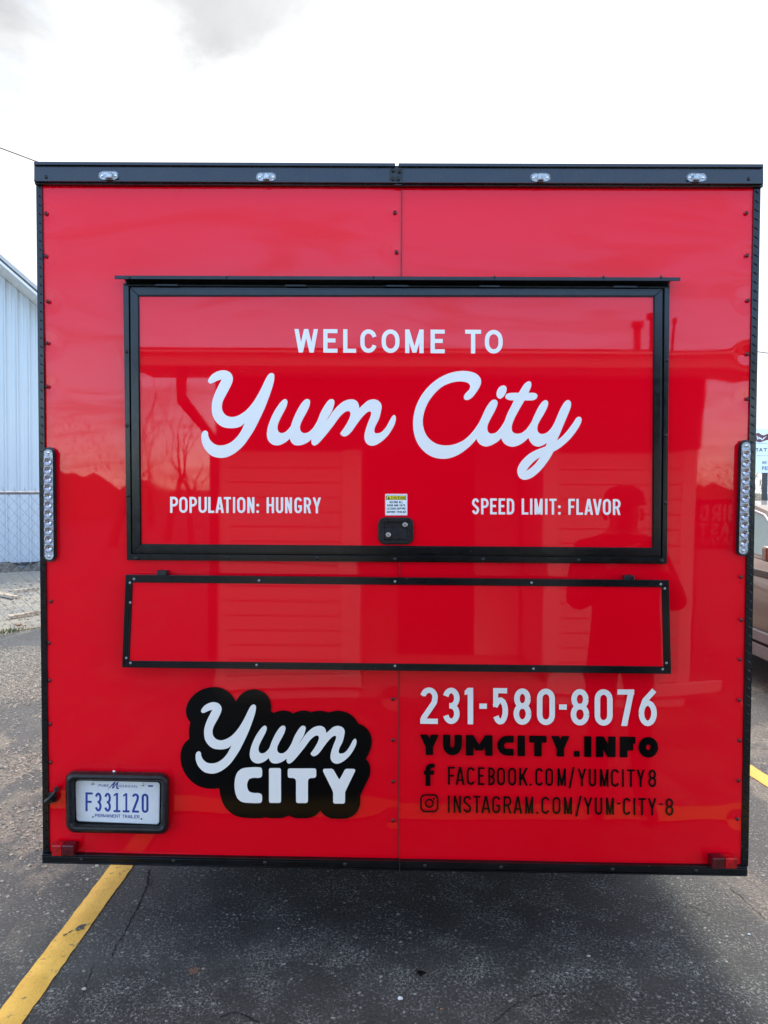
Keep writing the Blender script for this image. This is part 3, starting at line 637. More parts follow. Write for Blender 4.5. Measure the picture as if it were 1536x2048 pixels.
def autoline(s, x0, x1, gap=.22, sp=.9, wd=None):
    W = {'I': .28, 'M': 1.3, 'W': 1.35, ' ': .5, 'N': 1.05, 'O': 1.05, 'G': 1.05, '.': .25}
    if wd: W.update(wd)
    tot = sum(W.get(c, 1) * (.8 if c == ' ' else 1) for c in s) + gap * (len(s) - 1); u = (x1 - x0) / tot; x = x0; out = []
    for c in s:
        w = W.get(c, 1) * u * (.8 if c == ' ' else 1)
        if c != ' ': out.append((c, x, x + w))
        x += w + gap * u
    return out
letters('sticker_lettering', autoline('CAUTION', 782, 810), (782, 993.3, 997.8, 810, 993.3, 997.8), .2, M['vblack'], st, -.0152, h=.2)
vinyl('sticker_symbol', [[(775.1, 997.9), (777.5, 993.2), (779.9, 997.9)]], M['vblack'], st, -.0152, tol=0)
for s, a, b, y in (('SECURE ALL', 779, 806, 1002.2), ('DOOR AND GATE', 774.3, 810.7, 1008.6), ('LATCHES BEFORE', 773.3, 811.4, 1015), ('MOVING TRAILER', 773.8, 811.8, 1021.7)):
    letters('sticker_lettering', autoline(s, a, b), (a, y, y + 4.2, b, y, y + 4.2), .17, M['vblack'], st, -.0144, h=.2)
# paddle latch
def ring_prism(mb, outer, inner, yf, yb):
    n = len(outer); O = [at(x, y, yf) for x, y in outer]; I = [at(x, y, yf) for x, y in inner]
    v = [tuple(p) for p in O] + [tuple(p) for p in I] + [(p.x, yb, p.z) for p in O] + [(p.x, yb, p.z) for p in I]; f = []
    for k in range(n):
        q = (k + 1) % n
        f += [(k, q, n + q, n + k), (k, 2 * n + k, 2 * n + q, q), (n + k, n + q, 3 * n + q, 3 * n + k)]
    mb.add(v, f)
mb = MB()
ring_prism(mb, rrect(757.5, 1036, 826, 1087.5, 13), rrect(768, 1043.5, 815, 1081, 1.5), -.026, -.012)
ring_prism(mb, rrect(756, 1034.5, 827.3, 1089, 14), rrect(760, 1038, 823.5, 1085.5, 12), -.0195, -.012)
pxbox(mb, 767, 1042.5, 816, 1082, -.0165, -.012)
latch = mb.build('latch', M['rubber'], TR, bevel=.0012)
mb = MB(); pxbox(mb, 769, 1057.5, 814.5, 1079.5, -.0235, -.016); mb.build('paddle', M['rubber'], latch, bevel=.0015)
def disc_mesh(name, r, d, m):
    v, f = [], []
    n = 20
    for rr, yy in ((r, 0), (r, -d * .8), (r * .88, -d), (r * .6, -d), (r * .55, -d * .9)):
        v += [(rr * math.cos(2 * math.pi * i / n), yy, rr * math.sin(2 * math.pi * i / n)) for i in range(n)]
    for k in range(4):
        f += [(k * n + i, k * n + (i + 1) % n, (k + 1) * n + (i + 1) % n, (k + 1) * n + i) for i in range(n)]
    f.append(tuple(4 * n + i for i in range(n)))
    b = len(v); s = r * .5; v += [(-s, -d * 1.02, -s * .25), (s, -d * 1.02, -s * .25), (s, -d * 1.02, s * .25), (-s, -d * 1.02, s * .25)]; f.append((b, b + 1, b + 2, b + 3))
    me = bpy.data.meshes.new(name); me.from_pydata(v, [], f); me.materials.append(m); me.materials.append(M['chip']); me.polygons[-1].material_index = 1
    return me
LOCK = disc_mesh('lock_cylinder', .0087, .004, M['steel'])
put(LOCK, 'lock_cylinder', at(810, 1049.6, -.0225), latch); put(LOCK, 'lock_cylinder', at(776.6, 1069.6, -.0237), latch)

# ---- folded counter shelf: hangs from its hinge, bottom edge a little proud
yt_, yb_ = -.045, -.045
SH = [at(251, 1149.6, yt_), at(1338, 1160.4, yt_), at(1342.5, 1348, yb_), at(244, 1335, yb_)]
SHn = (SH[1] - SH[0]).cross(SH[3] - SH[0]).normalized()
if SHn.y > 0: SHn.negate()
def shelf_q(px, py, off=0.0):
    d = ray(px, py); t = (SH[0] + SHn * off - CAM).dot(SHn) / d.dot(SHn); return CAM + d * t
def sframe(mb, q, off, back):
    P = [shelf_q(x, y, off) for x, y in q]; mb.hexa([tuple(p) for p in P] + [tuple(p - SHn * back) for p in P])
s_o = [(251, 1149.6), (1338, 1160.4), (1342.5, 1348), (244, 1335)]
s_i = [(265.4, 1165), (1323.5, 1174.5), (1327.6, 1333), (258.6, 1321.5)]
mb = MB(); sframe(mb, [(264.5, 1163.5), (1324.5, 1173.5), (1328.6, 1334), (257.6, 1322.5)], -.003, .014)
shelf = mb.build('counter_shelf', M['red'], TR)
def lerp2(a, b, t): return [(a[k][0] * (1 - t) + b[k][0] * t, a[k][1] * (1 - t) + b[k][1] * t) for k in range(4)]
for k in range(4):
    mb = MB()
    for t0, t1, off in ((0, 1, .0), (.08, .30, .0022), (.40, .62, .0022), (.72, .93, .0022)):
        A, B_ = lerp2(s_o, s_i, t0), lerp2(s_o, s_i, t1)
        q = [A[k], A[(k + 1) % 4], B_[(k + 1) % 4], B_[k]]
        q = [(x + (sum(p[0] for p in q) / 4 - x) * .0006, y) for x, y in q]
        sframe(mb, q, off, .020 if t0 == 0 else .004)
    mb.build('edge_trim', M['black'], shelf, bevel=.0005)
for (x, y) in ((518,1161),(790,1163),(1063,1165.5),(513,1330),(790,1332),(1067,1337.5),(268,1158),(260,1165.5),(252.5,1316),(261,1326),(1321.5,1168.5),(1329.5,1177),(1333,1326),(1325.5,1338.5),(260.5,1205)):
    put(SMALLG, 'screw', shelf_q(x, y, .002), shelf)
for (x0, y0) in ((313, 1141.5), (1249, 1151)):
    mb = MB(); pxbox(mb, x0, y0, x0 + 20.5, y0 + 10, -.028, 0); pxbox(mb, x0 + 3, y0 - 1.2, x0 + 17, y0 + 4, -.016, 0); mb.build('shelf_bracket', M['rubber'], TR, bevel=.003)

# ---- lower graphics
GY = -0.0045
def smap(p): return (391 + (p[0] - 402.6) * .8275, 1404.4 + (p[1] - 740.5) * .815)
sc_ = 1536 / 440
def sp(pts): return [(x / sc_ + 340, y / sc_ + 1350) for x, y in pts]
bigC = sp(spline([(630,645),(641,655),(643,690),(640,708),(622,718),(585,718),(552,728),(538,770),(552,812),(585,823),(622,825),(640,835),(643,850),(641,882),(630,893),(560,893),(500,885),(465,850),(450,770),(465,690),(500,655),(560,645)], 4))
bigI = sp(rrect(691, 650, 775, 893, 13))
bigT = sp(rrect(822, 652, 1021, 718, 13)[:12][6:12] and [(835,652),(1008,652),(1018,656),(1021,668),(1021,702),(1017,714),(1006,718),(978,720),(966,728),(963,742),(963,880),(959,890),(948,894),(893,894),(883,890),(880,880),(880,742),(876,728),(866,720),(836,718),(825,714),(822,702),(822,668),(825,656)])
bigY = sp([(1068,662),(1074,655),(1128,654),(1142,662),(1176,722),(1182,728),(1188,722),(1220,662),(1232,655),(1284,655),(1293,661),(1291,674),(1230,800),(1223,818),(1222,885),(1219,894),(1210,898),(1152,898),(1143,895),(1139,886),(1139,822),(1132,800),(1070,676)])
lg = [[smap(p) for p in yum], [smap(p) for p in um]]
allp = lg + [bigC, bigI, bigT, bigY]
gx = np.arange(352, 752, 1.25); gy = np.arange(1366, 1648, 1.25); X, Y = np.meshgrid(gx, gy)
S = np.full(X.shape, 1e9)
for q in allp: S = np.minimum(S, sd_poly(X, Y, [simplify(q, .15)]))
stk = vinyl('logo_sticker', [l for l in marching(S - 30.3, gx[0], gy[0], 1.25) if len(l) > 200], M['vblack'], TR, GY, tol=.08)
vinyl('script_lettering', lg, M['white'], stk, GY - .0004)
vinyl('block_lettering', [bigC, bigI, bigT, bigY], M['white'], stk, GY - .0004, tol=0.02)
s2 = 1536 / 620; RY = -0.0062
letters('phone_number', tl('231-580-8076', [(150,237),(262,345),(370,412),(443,480),(508,585),(612,700),(728,817),(838,876),(895,987),(1014,1103),(1127,1210),(1232,1322)], s2, 780), (841, 1374.5, 1447.5, 1312, 1379.5, 1452.5), .15, M['white'], TR, RY)
letters('web_address', tl('YUMCITY.INFO', [(148,242),(262,356),(376,508),(529,613),(632,669),(690,776),(798,890),(911,940),(962,998),(1020,1118),(1139,1216),(1231,1329)], s2, 780), (841, 1469, 1510, 1316, 1474, 1515.5), .365, M['vblack'], TR, RY, heavy=True, rnd=1.3)
letters('web_address', tl('FACEBOOK.COM/YUMCITY8', [(287,322),(325,370),(380,420),(436,468),(487,520),(530,570),(585,625),(640,683),(692,702),(720,758),(770,808),(830,872),(885,915),(930,972),(985,1022),(1040,1083),(1095,1135),(1150,1159),(1175,1213),(1222,1262),(1280,1320)], s2, 780), (895, 1533.5, 1569.5, 1313, 1539.5, 1574.5), .112, M['vblack'], TR, RY, h=.35)
letters('web_address', tl('INSTAGRAM.COM/YUM~CITY~8', [(287,296),(315,352),(363,403),(413,448),(452,498),(506,546),(562,602),(612,655),(670,710),(725,735),(750,790),(805,845),(862,902),(918,950),(960,1003),(1015,1052),(1070,1110),(1125,1142),(1155,1192),(1207,1216),(1230,1268),(1278,1320),(1335,1352),(1365,1405)], s2, 780), (895, 1591, 1625.5, 1348, 1597, 1631.5), .112, M['vblack'], TR, RY, h=.35)
vinyl('social_symbol', [[(x / s2 + 780, y / s2 + 1350) for x, y in spline([(176,550,C_),(176,494,C_),(168,494,C_),(168,474,C_),(176,474,C_),(178,458),(188,444),(204,439),(221,441,C_),(221,459,C_),(208,460),(201,466),(200,474,C_),(220,474,C_),(217,494,C_),(200,494,C_),(200,550,C_)], 3)]], M['vblack'], TR, RY, tol=0)
def circ(cx_, cy_, r, n=24): return [(cx_ + r * math.cos(2 * math.pi * k / n), cy_ + r * math.sin(2 * math.pi * k / n)) for k in range(n)]
vinyl('social_symbol', [rrect(840.3, 1588.4, 877, 1625, 10), rrect(843.6, 1591.7, 873.7, 1621.7, 7), circ(858.6, 1606.8, 9.2), circ(858.6, 1606.8, 6.0), circ(867.8, 1597.6, 2.1, 10)], M['vblack'], TR, RY, tol=0)

# ---- marker lights on the cap
for (x, y) in ((217, 351), (532, 354), (1081, 355), (1393, 355)):
    mb = MB(); P0 = [at(px_, py_, -.024) for px_, py_ in rrect(x - 20, y - 9, x + 20, y + 10, 8.5)]
    P1 = [at(x + (px_ - x) * .86, y + (py_ - y) * .8, -.034) for px_, py_ in rrect(x - 20, y - 9, x + 20, y + 10, 8.5)]
    n = len(P0); mb.add(P0 + P1, [(k, (k + 1) % n, n + (k + 1) % n, n + k) for k in range(n)] + [tuple(n + k for k in range(n))])
    ml = mb.build('marker_light', M['lens'], TR)
    mb = MB(); pxbox(mb, x - 5, y - 8, x + 6, y + 4, -.046, -.03); mb.build('lamp_dome', M['lens'], ml, bevel=.003)
    mb = MB(); pxbox(mb, x - 6, y + 3.5, x + 6, y + 9, -.037, -.03); mb.build('lamp_base', M['chip'], ml, bevel=.001)
    for s in (-13, 13): put(ZN, 'screw', at(x + s, y, -.0345), ml)

# ---- long lamp bars
def bar(xw, yt0, yb0, tilt, dx):
    mb = MB(); n = 8
    base = rrect(xw - 12.5, yt0, xw + 12.5, yb0, 12.3, 7)
    def sh(p): return (p[0] + tilt * ((p[1] - yt0) / (yb0 - yt0) - .5), p[1])
    base = [sh(p) for p in base]
    P = [at(a, b, -.001) for a, b in base]; Q = [at(a, b, -.010) for a, b in base]
    m_ = len(P); mb.add(P + [(p.x, -.012, p.z) for p in P], [(k, (k + 1) % m_, m_ + (k + 1) % m_, m_ + k) for k in range(m_)] + [tuple(m_ + k for k in range(m_))])
    lb = mb.build('light_bar', M['rubber'], TR)
    xf = xw + dx
    inner = [sh(p) for p in rrect(xf - 9.5, yt0 + 3.5, xf + 9.5, yb0 - 2.5, 9.3, 7)]
    mb = MB(); P = [at(a, b, -.010) for a, b in inner]; Q = [at(a, b, -.026) for a, b in [sh(p) for p in rrect(xf - 8.6, yt0 + 4.5, xf + 8.6, yb0 - 3.5, 8.4, 7)]]
    m_ = len(P); mb.add(P + Q, [(k, (k + 1) % m_, m_ + (k + 1) % m_, m_ + k) for k in range(m_)] + [tuple(m_ + k for k in range(m_))])
    mb.build('lamp_tray', M['lens'], lb)
    # eleven reflector cups
    v, f = [], []; nn = 18; R0 = .0148
    for rr, yy in ((R0, .0), (R0 * .98, -.0035), (R0 * .88, -.0042), (R0 * .5, -.0012), (R0 * .2, 0)):
        v += [(rr * math.cos(2 * math.pi * i / nn), yy, rr * math.sin(2 * math.pi * i / nn)) for i in range(nn)]
    for k in range(4): f += [(k * nn + i, k * nn + (i + 1) % nn, (k + 1) * nn + (i + 1) % nn, (k + 1) * nn + i) for i in range(nn)]
    f.append(tuple(4 * nn + i for i in range(nn)))
    me = bpy.data.meshes.new('reflector'); me.from_pydata(v, [], f); me.materials.append(M['reflector']); me.materials.append(M['chip']); me.polygons[-1].material_index = 1
    n_ = 11; ya = yt0 + 28.4; yb = yb0 - 27
    for k in range(n_):
        y = ya + (yb - ya) * k / (n_ - 1); p = sh((xf - .8 * (1 if dx < 0 else -1), y)); put(me, 'reflector', at(p[0], p[1], -.0262), lb)
    for y in (yt0 + 11, yb0 - 10.5): p = sh((xf, y)); put(ZN, 'screw', at(p[0], p[1], -.0262), lb)
bar(101, 894.5, 1123, 2.0, -3.6); bar(1486.2, 880, 1112, -6.0, 3.2)

# ---- plate housing
mb = MB()
def quadmap(q, pts):       # unit coords -> pixel quad TL TR BR BL
    return [((q[0][0] * (1 - u) + q[1][0] * u) * (1 - v) + (q[3][0] * (1 - u) + q[2][0] * u) * v, (q[0][1] * (1 - u) + q[1][1] * u) * (1 - v) + (q[3][1] * (1 - u) + q[2][1] * u) * v) for u, v in pts]
def rr_unit(rx, ry, n=6):
    out = []
    for cx_, cy_, a0 in ((1 - rx, ry, -90), (1 - rx, 1 - ry, 0), (rx, 1 - ry, 90), (rx, ry, 180)):
        out += [(cx_ + rx * math.cos(math.radians(a0 + 90 * k / n)), cy_ + ry * math.sin(math.radians(a0 + 90 * k / n))) for k in range(n + 1)]
    return out
oB = quadmap([(130.8, 1541), (339.8, 1545), (338.5, 1669), (131.5, 1665)], rr_unit(.09, .15))
oF = quadmap([(132.5, 1547), (336, 1551), (334.5, 1667.5), (133.5, 1663.5)], rr_unit(.085, .15))
iF = quadmap([(140, 1557.5), (328, 1561), (326, 1658.5), (141.5, 1654.5)], rr_unit(.05, .09))
iB = quadmap([(150.5, 1560), (322, 1563), (320.5, 1650), (152, 1646)], rr_unit(.03, .05))
def stack(mb, rings):      # rings: list of (pixel loop, depth)
    n = len(rings[0][0]); v = []
    for lp, d in rings: v += [tuple(at(x, y, d)) for x, y in lp]
    mb.add(v, [(k * n + i, k * n + (i + 1) % n, (k + 1) * n + (i + 1) % n, (k + 1) * n + i) for k in range(len(rings) - 1) for i in range(n)])
mid = [((a[0] + b[0]) / 2, (a[1] + b[1]) / 2) for a, b in zip(oF, iF)]
stack(mb, [(oB, 0.0), (oB, -.012), (oF, -.042), (mid, -.050), (iF, -.048), (iB, -.006)])
hold = mb.build('plate_holder', M['rubber'], TR, smooth=True)
for m_ in (0,):
    mb = MB(); pxquad(mb, [(146, 1560), (324, 1563), (323, 1652), (147, 1648)], -.0045, -.001); mb.build('back_plate', M['gap'], hold)
    mb = MB(); q = [(147, 1648.5), (321.5, 1653), (323, 1658), (143, 1653.5)]
    P = [at(q[0][0], q[0][1], -.012), at(q[1][0], q[1][1], -.012), at(q[2][0], q[2][1], -.034), at(q[3][0], q[3][1], -.034)]
    mb.hexa([tuple(p) for p in P] + [(p.x, p.y + .002, p.z - .008) for p in P]); mb.build('lower_ledge', M['rubber'], hold, bevel=.001)
pq = quadmap([(151.2, 1561), (319.6, 1564.6), (318.2, 1648.4), (153.2, 1641.8)], rr_unit(.035, .07, 4))
PY = -.0085
pl = vinyl('license_plate', [pq], M['plate'], TR, PY, thick=.0012, tol=0)
rim_o = quadmap([(153.4, 1563.2), (317.6, 1566.8), (316.2, 1646.0), (155.2, 1639.6)], rr_unit(.03, .06, 4)); rim_i = quadmap([(154.2, 1564), (316.8, 1567.6), (315.4, 1645.2), (156, 1638.8)], rr_unit(.03, .06, 4))
mb = MB(); ring_prism(mb, rim_o, rim_i, PY - .0012, PY); mb.build('plate_rim', M['plate'], pl)
s6 = 1536 / 230
def ptl(s, spans): return [(c, a / s6 + 120, b / s6 + 120) for c, (a, b) in zip(s, spans)]
letters('plate_number', ptl('F33II20', [(340,437),(467,555),(592,680),(748,775),(873,898),(962,1055),(1090,1182)]), (171, 1584.6, 1622.2, 297, 1587.4, 1626), .115, M['blue'], pl, PY - .0010, h=.3)
letters('plate_number', ptl('--', [(715,805),(838,928)]), (227, 1603.2, 1641.0, 259, 1603.9, 1641.7), .115, M['blue'], pl, PY - .0013, h=.3)
vinyl('plate_number', [[(x / s6 + 120, y / s6 + 1530) for x, y in q] for q in ([(716,420),(718,395),(752,372),(752,400)], [(841,425),(843,400),(877,377),(877,405)])], M['blue'], pl, PY - .0013, tol=0)
letters('plate_lettering', autoline('PERMANENT TRAILER', 467 / s6 + 120, 1062 / s6 + 120, gap=.15), (190, 1627.6, 1633.9, 279, 1630.4, 1636.9), .16, M['blue'], pl, PY - .0010, h=.2)
letters('plate_lettering', autoline('PURE', 517 / s6 + 120, 652 / s6 + 120, gap=.35), (197, 1568.5, 1573.4, 218, 1569, 1574), .15, M['blue'], pl, PY - .0010, h=.2)
letters('plate_lettering', autoline('ICHIGAN', 783 / s6 + 120, 1027 / s6 + 120, gap=.35), (237, 1569.7, 1574.6, 274, 1570.6, 1575.3), .15, M['blue'], pl, PY - .0010, h=.2)
vinyl('plate_emblem', [[(x / s6 + 120, y / s6 + 1530) for x, y in spline([(634,332,C_),(660,300),(700,250),(735,222),(742,230),(725,262),(708,300,C_),(735,262),(765,230),(778,226),(776,245),(768,275),(770,300),(788,312),(782,322),(758,318),(750,300),(752,270),(757,255,C_),(735,280),(712,312),(697,312),(700,290),(712,262,C_),(690,280),(660,312)], 4)]], M['blue'], pl, PY - .0013, tol=0)
mb = MB(); pxbox(mb, 296.2, 1570.6, 306, 1573.6, PY - .0012, PY - .0006); mb.build('plate_tab', M['blue'], pl)
for (x, y) in ((438, 247), (1106, 263)): put(ZN, 'screw', at(x / s6 + 120, y / s6 + 1530, PY - .001), pl)
BH = screw_mesh('bolt_hole', .0024, .0002, M['chip'])
for (x, y) in ((440, 694), (1088, 721)): put(BH, 'bolt_hole', at(x / s6 + 120, y / s6 + 1530, PY - .0007), pl)
put(ZN, 'screw', at(228, 1543.5, -.030), hold)

# ---- tail lights
for (x0, y0, x1, y1, left) in ((103, 1691.5, 148, 1712.5, True), (1423.5, 1717, 1475, 1738, False)):
    mb = MB(); mb.m = 0
    xm = x0 + (x1 - x0) * (.44 if left else .52)
    pxbox(mb, x0, y0, xm, y1, -.047, -.006); o1 = mb.build('tail_light', M['tail'] if left else M['taildark'], TR, bevel=.003)
    mb = MB(); pxbox(mb, xm + .3, y0 + .2, x1, y1 - .2, -.0455, -.006); mb.build('lens', M['taildark'] if left else M['tail'], o1, bevel=.003)
    mb = MB(); pxbox(mb, x0 + 1, y0 - 3, x1 + (1 if left else -3), y1, -.010, 0); mb.build('lamp_base', M['rubber'], o1, bevel=.001)
# ---- over-centre catch by the left corner
mb = MB()
p = lambda x, y, d: at(x, y, d)
mb.tube([p(113, 1580, -.03), p(107, 1588, -.036), p(98, 1598, -.04), p(92, 1604, -.036)], [.006, .0055, .007, .009], 8)
mb.tube([p(113, 1577, -.004), p(113, 1580, -.034)], .009, 10)
mb.hexa([tuple(p(x, y, -.034)) for x, y in ((88, 1600), (101, 1594), (106, 1605), (93, 1611))] + [tuple(p(x, y, 0)) for x, y in ((88, 1600), (101, 1594), (106, 1605), (93, 1611))])
mb.hexa([tuple(p(x, y, -.016)) for x, y in ((97, 1585), (113, 1585), (113, 1604), (97, 1606))] + [tuple(p(x, y, 0)) for x, y in ((97, 1585), (113, 1585), (113, 1604), (97, 1606))])
mb.build('catch_lever', M['rubber'], TR, bevel=.0015)

# ---- running gear underneath
mb = MB(); mb.box(-.95, -.85, .55, LEN + .9, ZB - .12, ZB); mb.box(.85, .95, .55, LEN + .9, ZB - .12, ZB)
for y in np.arange(.7, LEN, .6): mb.box(-.85, .85, y, y + .05, ZB - .08, ZB - .001)
mb.box(-1.05, 1.05, 2.2, 2.3, .31, .38); mb.box(-1.05, 1.05, 3.05, 3.15, .31, .38)
mb.build('chassis', M['rubber'], TR)
def wheel(x, y):
    mb = MB(); prof = [(.20, -.10), (.29, -.11), (.335, -.095), (.345, -.05), (.345, .05), (.335, .095), (.29, .11), (.20, .10)]
    n = 28; v = []
    for (r, w) in prof: v += [(x + w, y + r * math.cos(2 * math.pi * k / n), .345 + r * math.sin(2 * math.pi * k / n)) for k in range(n)]
    mb.add(v, [(j * n + k, j * n + (k + 1) % n, (j + 1) * n + (k + 1) % n, (j + 1) * n + k) for j in range(len(prof) - 1) for k in range(n)])
    w = mb.build('wheel', M['rubber'], TR, smooth=True)
    mb = MB(); mb.tube([(x - .06, y, .345), (x + .06, y, .345)], .2, 24); mb.tube([(x - .09, y, .345), (x + .09, y, .345)], .05, 12); mb.build('rim', M['steel'], w)
for x in (-1.08, 1.08):
    for y in (2.25, 3.1): wheel(x, y)

# ------------------------------------------------------------------ GROUND
def asphalt(nt, b):
    co = nt.nodes.new('ShaderNodeTexCoord').outputs['Object']
    sxyz = nt.nodes.new('ShaderNodeSeparateXYZ'); nt.links.new(co, sxyz.inputs[0])
    big = _noise(nt, co, .9, 7, .62, .4); mid = _noise(nt, co, 5, 8, .68, .3); fine = _noise(nt, co, 120, 3, .6)
    vo = nt.nodes.new('ShaderNodeTexVoronoi'); vo.feature = 'DISTANCE_TO_EDGE'; vo.inputs['Scale'].default_value = 62
    wob = nt.nodes.new('ShaderNodeVectorMath'); wob.operation = 'ADD'; nt.links.new(co, wob.inputs[0])
    nz = nt.nodes.new('ShaderNodeTexNoise'); nz.inputs['Scale'].default_value = 60; nt.links.new(co, nz.inputs['Vector'])
    sc = nt.nodes.new('ShaderNodeVectorMath'); sc.operation = 'SCALE'; sc.inputs['Scale'].default_value = .030; nt.links.new(nz.outputs['Color'], sc.inputs[0])
    nt.links.new(sc.outputs[0], wob.inputs[1]); nt.links.new(wob.outputs[0], vo.inputs['Vector'])
    edge = _m(nt, 'MULTIPLY', _range(nt, vo.outputs['Distance'], .02, .20, 1, 0), _range(nt, _noise(nt, co, 90, 4, .7), .40, .60))
    cell = nt.nodes.new('ShaderNodeTexVoronoi'); cell.inputs['Scale'].default_value = 110; nt.links.new(co, cell.inputs['Vector'])
    csep = nt.nodes.new('ShaderNodeSeparateColor'); nt.links.new(cell.outputs['Color'], csep.inputs[0])
    tar = _mix(nt, fine, (.019, .0175, .0150), (.060, .057, .050))
    worn = _mix(nt, _m(nt, 'MULTIPLY', edge, _range(nt, mid, .42, .66, .06, .9)), tar, (.30, .29, .25))
    base = _mix(nt, _range(nt, big, .42, .66, 0, .6), worn, _mix(nt, fine, (.045, .045, .042), (.12, .118, .108)))
    oil = _range(nt, _noise(nt, _map(nt, co, (4.4, 1.2, 0)), 1.6, 6, .6, .3), .50, .66)
    base = _mix(nt, _m(nt, 'MULTIPLY', oil, .55), base, (.022, .021, .020))
    # paler asphalt at both sides paints in the light beyond the trailer's shade
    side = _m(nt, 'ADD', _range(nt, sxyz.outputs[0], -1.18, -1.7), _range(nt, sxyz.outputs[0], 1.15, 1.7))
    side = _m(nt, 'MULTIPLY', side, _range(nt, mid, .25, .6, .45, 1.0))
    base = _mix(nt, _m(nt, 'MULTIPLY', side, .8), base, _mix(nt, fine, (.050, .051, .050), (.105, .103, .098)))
    fl = _m(nt, 'MULTIPLY', _range(nt, _noise(nt, _map(nt, co, scale=(1, .8, 1)), 95, 4, .72), .545, .61), _range(nt, mid, .36, .60, .18, 1.0))
    base = _mix(nt, _m(nt, 'MULTIPLY', fl, .85), base, (.32, .31, .275))
    # sand washed into streaks
    st_ = _noise(nt, _map(nt, co, rot=(0, 0, .5), scale=(1.6, .75, 1)), 1.5, 9, .66, .8)
    wy = _m(nt, 'ADD', sxyz.outputs[1], _m(nt, 'ADD', _m(nt, 'MULTIPLY', _m(nt, 'SUBTRACT', mid, .5), 1.3), _m(nt, 'MULTIPLY', sxyz.outputs[0], -.35)))
    bands = _m(nt, 'MAXIMUM', _m(nt, 'MULTIPLY', _range(nt, wy, 4.3, 4.7), _range(nt, wy, 6.9, 6.4)), _m(nt, 'MULTIPLY', _range(nt, wy, 2.62, 2.72), _range(nt, wy, 3.0, 2.9)))
    bands = _m(nt, 'MAXIMUM', bands, _m(nt, 'MULTIPLY', _range(nt, wy, 1.45, 1.6), _range(nt, wy, 2.0, 1.85)))
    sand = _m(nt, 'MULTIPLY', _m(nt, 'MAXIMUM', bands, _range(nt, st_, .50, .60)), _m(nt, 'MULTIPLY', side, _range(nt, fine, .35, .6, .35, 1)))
    chips = _range(nt, csep.outputs[1], .35, .6)
    base = _mix(nt, _m(nt, 'MULTIPLY', _m(nt, 'MULTIPLY', sand, .92), _range(nt, chips, 0, 1, .45, 1)), base, _mix(nt, csep.outputs[2], (.20, .17, .13), (.40, .345, .25)))
    stones = _m(nt, 'MULTIPLY', _range(nt, csep.outputs[0], .975, .985), _range(nt, mid, .35, .55))
    base = _mix(nt, _m(nt, 'MULTIPLY', stones, .85), base, _mix(nt, csep.outputs[1], (.2, .19, .17), (.5, .48, .44)))
    nt.links.new(base, b.inputs['Base Color'])
    nt.links.new(_range(nt, mid, .3, .7, .55, .85), b.inputs['Roughness'])
    bp = nt.nodes.new('ShaderNodeBump'); bp.inputs['Distance'].default_value = .0045; bp.inputs['Strength'].default_value = .8
    hgt = _m(nt, 'ADD', _m(nt, 'MULTIPLY', edge, -.55), _m(nt, 'ADD', _m(nt, 'MULTIPLY', fine, .6), _m(nt, 'MULTIPLY', _noise(nt, co, 28, 5, .6), 1.0)))
    nt.links.new(hgt, bp.inputs['Height']); nt.links.new(bp.outputs[0], b.inputs['Normal'])
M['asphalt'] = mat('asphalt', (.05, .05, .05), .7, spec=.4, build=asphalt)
def yellow_paint(nt, b):
    co = nt.nodes.new('ShaderNodeTexCoord').outputs['Object']
    mid = _noise(nt, co, 9, 9, .72, .5); fine = _noise(nt, co, 120, 3, .6)
    c = _mix(nt, _range(nt, mid, .3, .7), (.72, .39, .045), (.86, .50, .075))
    chip = _m(nt, 'MULTIPLY', _range(nt, _noise(nt, co, 30, 9, .75), .575, .62), _range(nt, _noise(nt, co, 2.3, 4, .6), .42, .6))
    c = _mix(nt, chip, c, (.06, .06, .06))
    c = _mix(nt, _m(nt, 'MULTIPLY', _range(nt, fine, .55, .75), .35), c, (.25, .2, .1))
    nt.links.new(c, b.inputs['Base Color'])
    bp = nt.nodes.new('ShaderNodeBump'); bp.inputs['Distance'].default_value = .003
    nt.links.new(_m(nt, 'ADD', fine, _noise(nt, co, 28, 5, .6)), bp.inputs['Height']); nt.links.new(bp.outputs[0], b.inputs['Normal'])
M['lane'] = mat('yellow_road_paint', (.7, .5, .1), .6, build=yellow_paint)
def dirt(nt, b):
    co = nt.nodes.new('ShaderNodeTexCoord').outputs['Object']
    mid = _noise(nt, co, 1.6, 9, .7, .5); fine = _noise(nt, co, 38, 5, .7)
    c = _mix(nt, _range(nt, mid, .35, .65), (.25, .235, .20), (.35, .30, .215))
    c = _mix(nt, _m(nt, 'MULTIPLY', _range(nt, fine, .5, .7), .7), c, (.43, .41, .36))
    c = _mix(nt, _m(nt, 'MULTIPLY', _range(nt, fine, .45, .3), .6), c, (.17, .15, .12))
    nt.links.new(c, b.inputs['Base Color'])
    bp = nt.nodes.new('ShaderNodeBump'); bp.inputs['Distance'].default_value = .02
    nt.links.new(fine, bp.inputs['Height']); nt.links.new(bp.outputs[0], b.inputs['Normal'])
M['dirt'] = mat('gravel_dirt', (.4, .36, .3), .9, build=dirt)
g = mesh_obj('ground', [(-400, -400, 0), (400, -400, 0), (400, 400, 0), (-400, 400, 0)], [(0, 1, 2, 3)], M['asphalt']); tag(g, kind='structure')
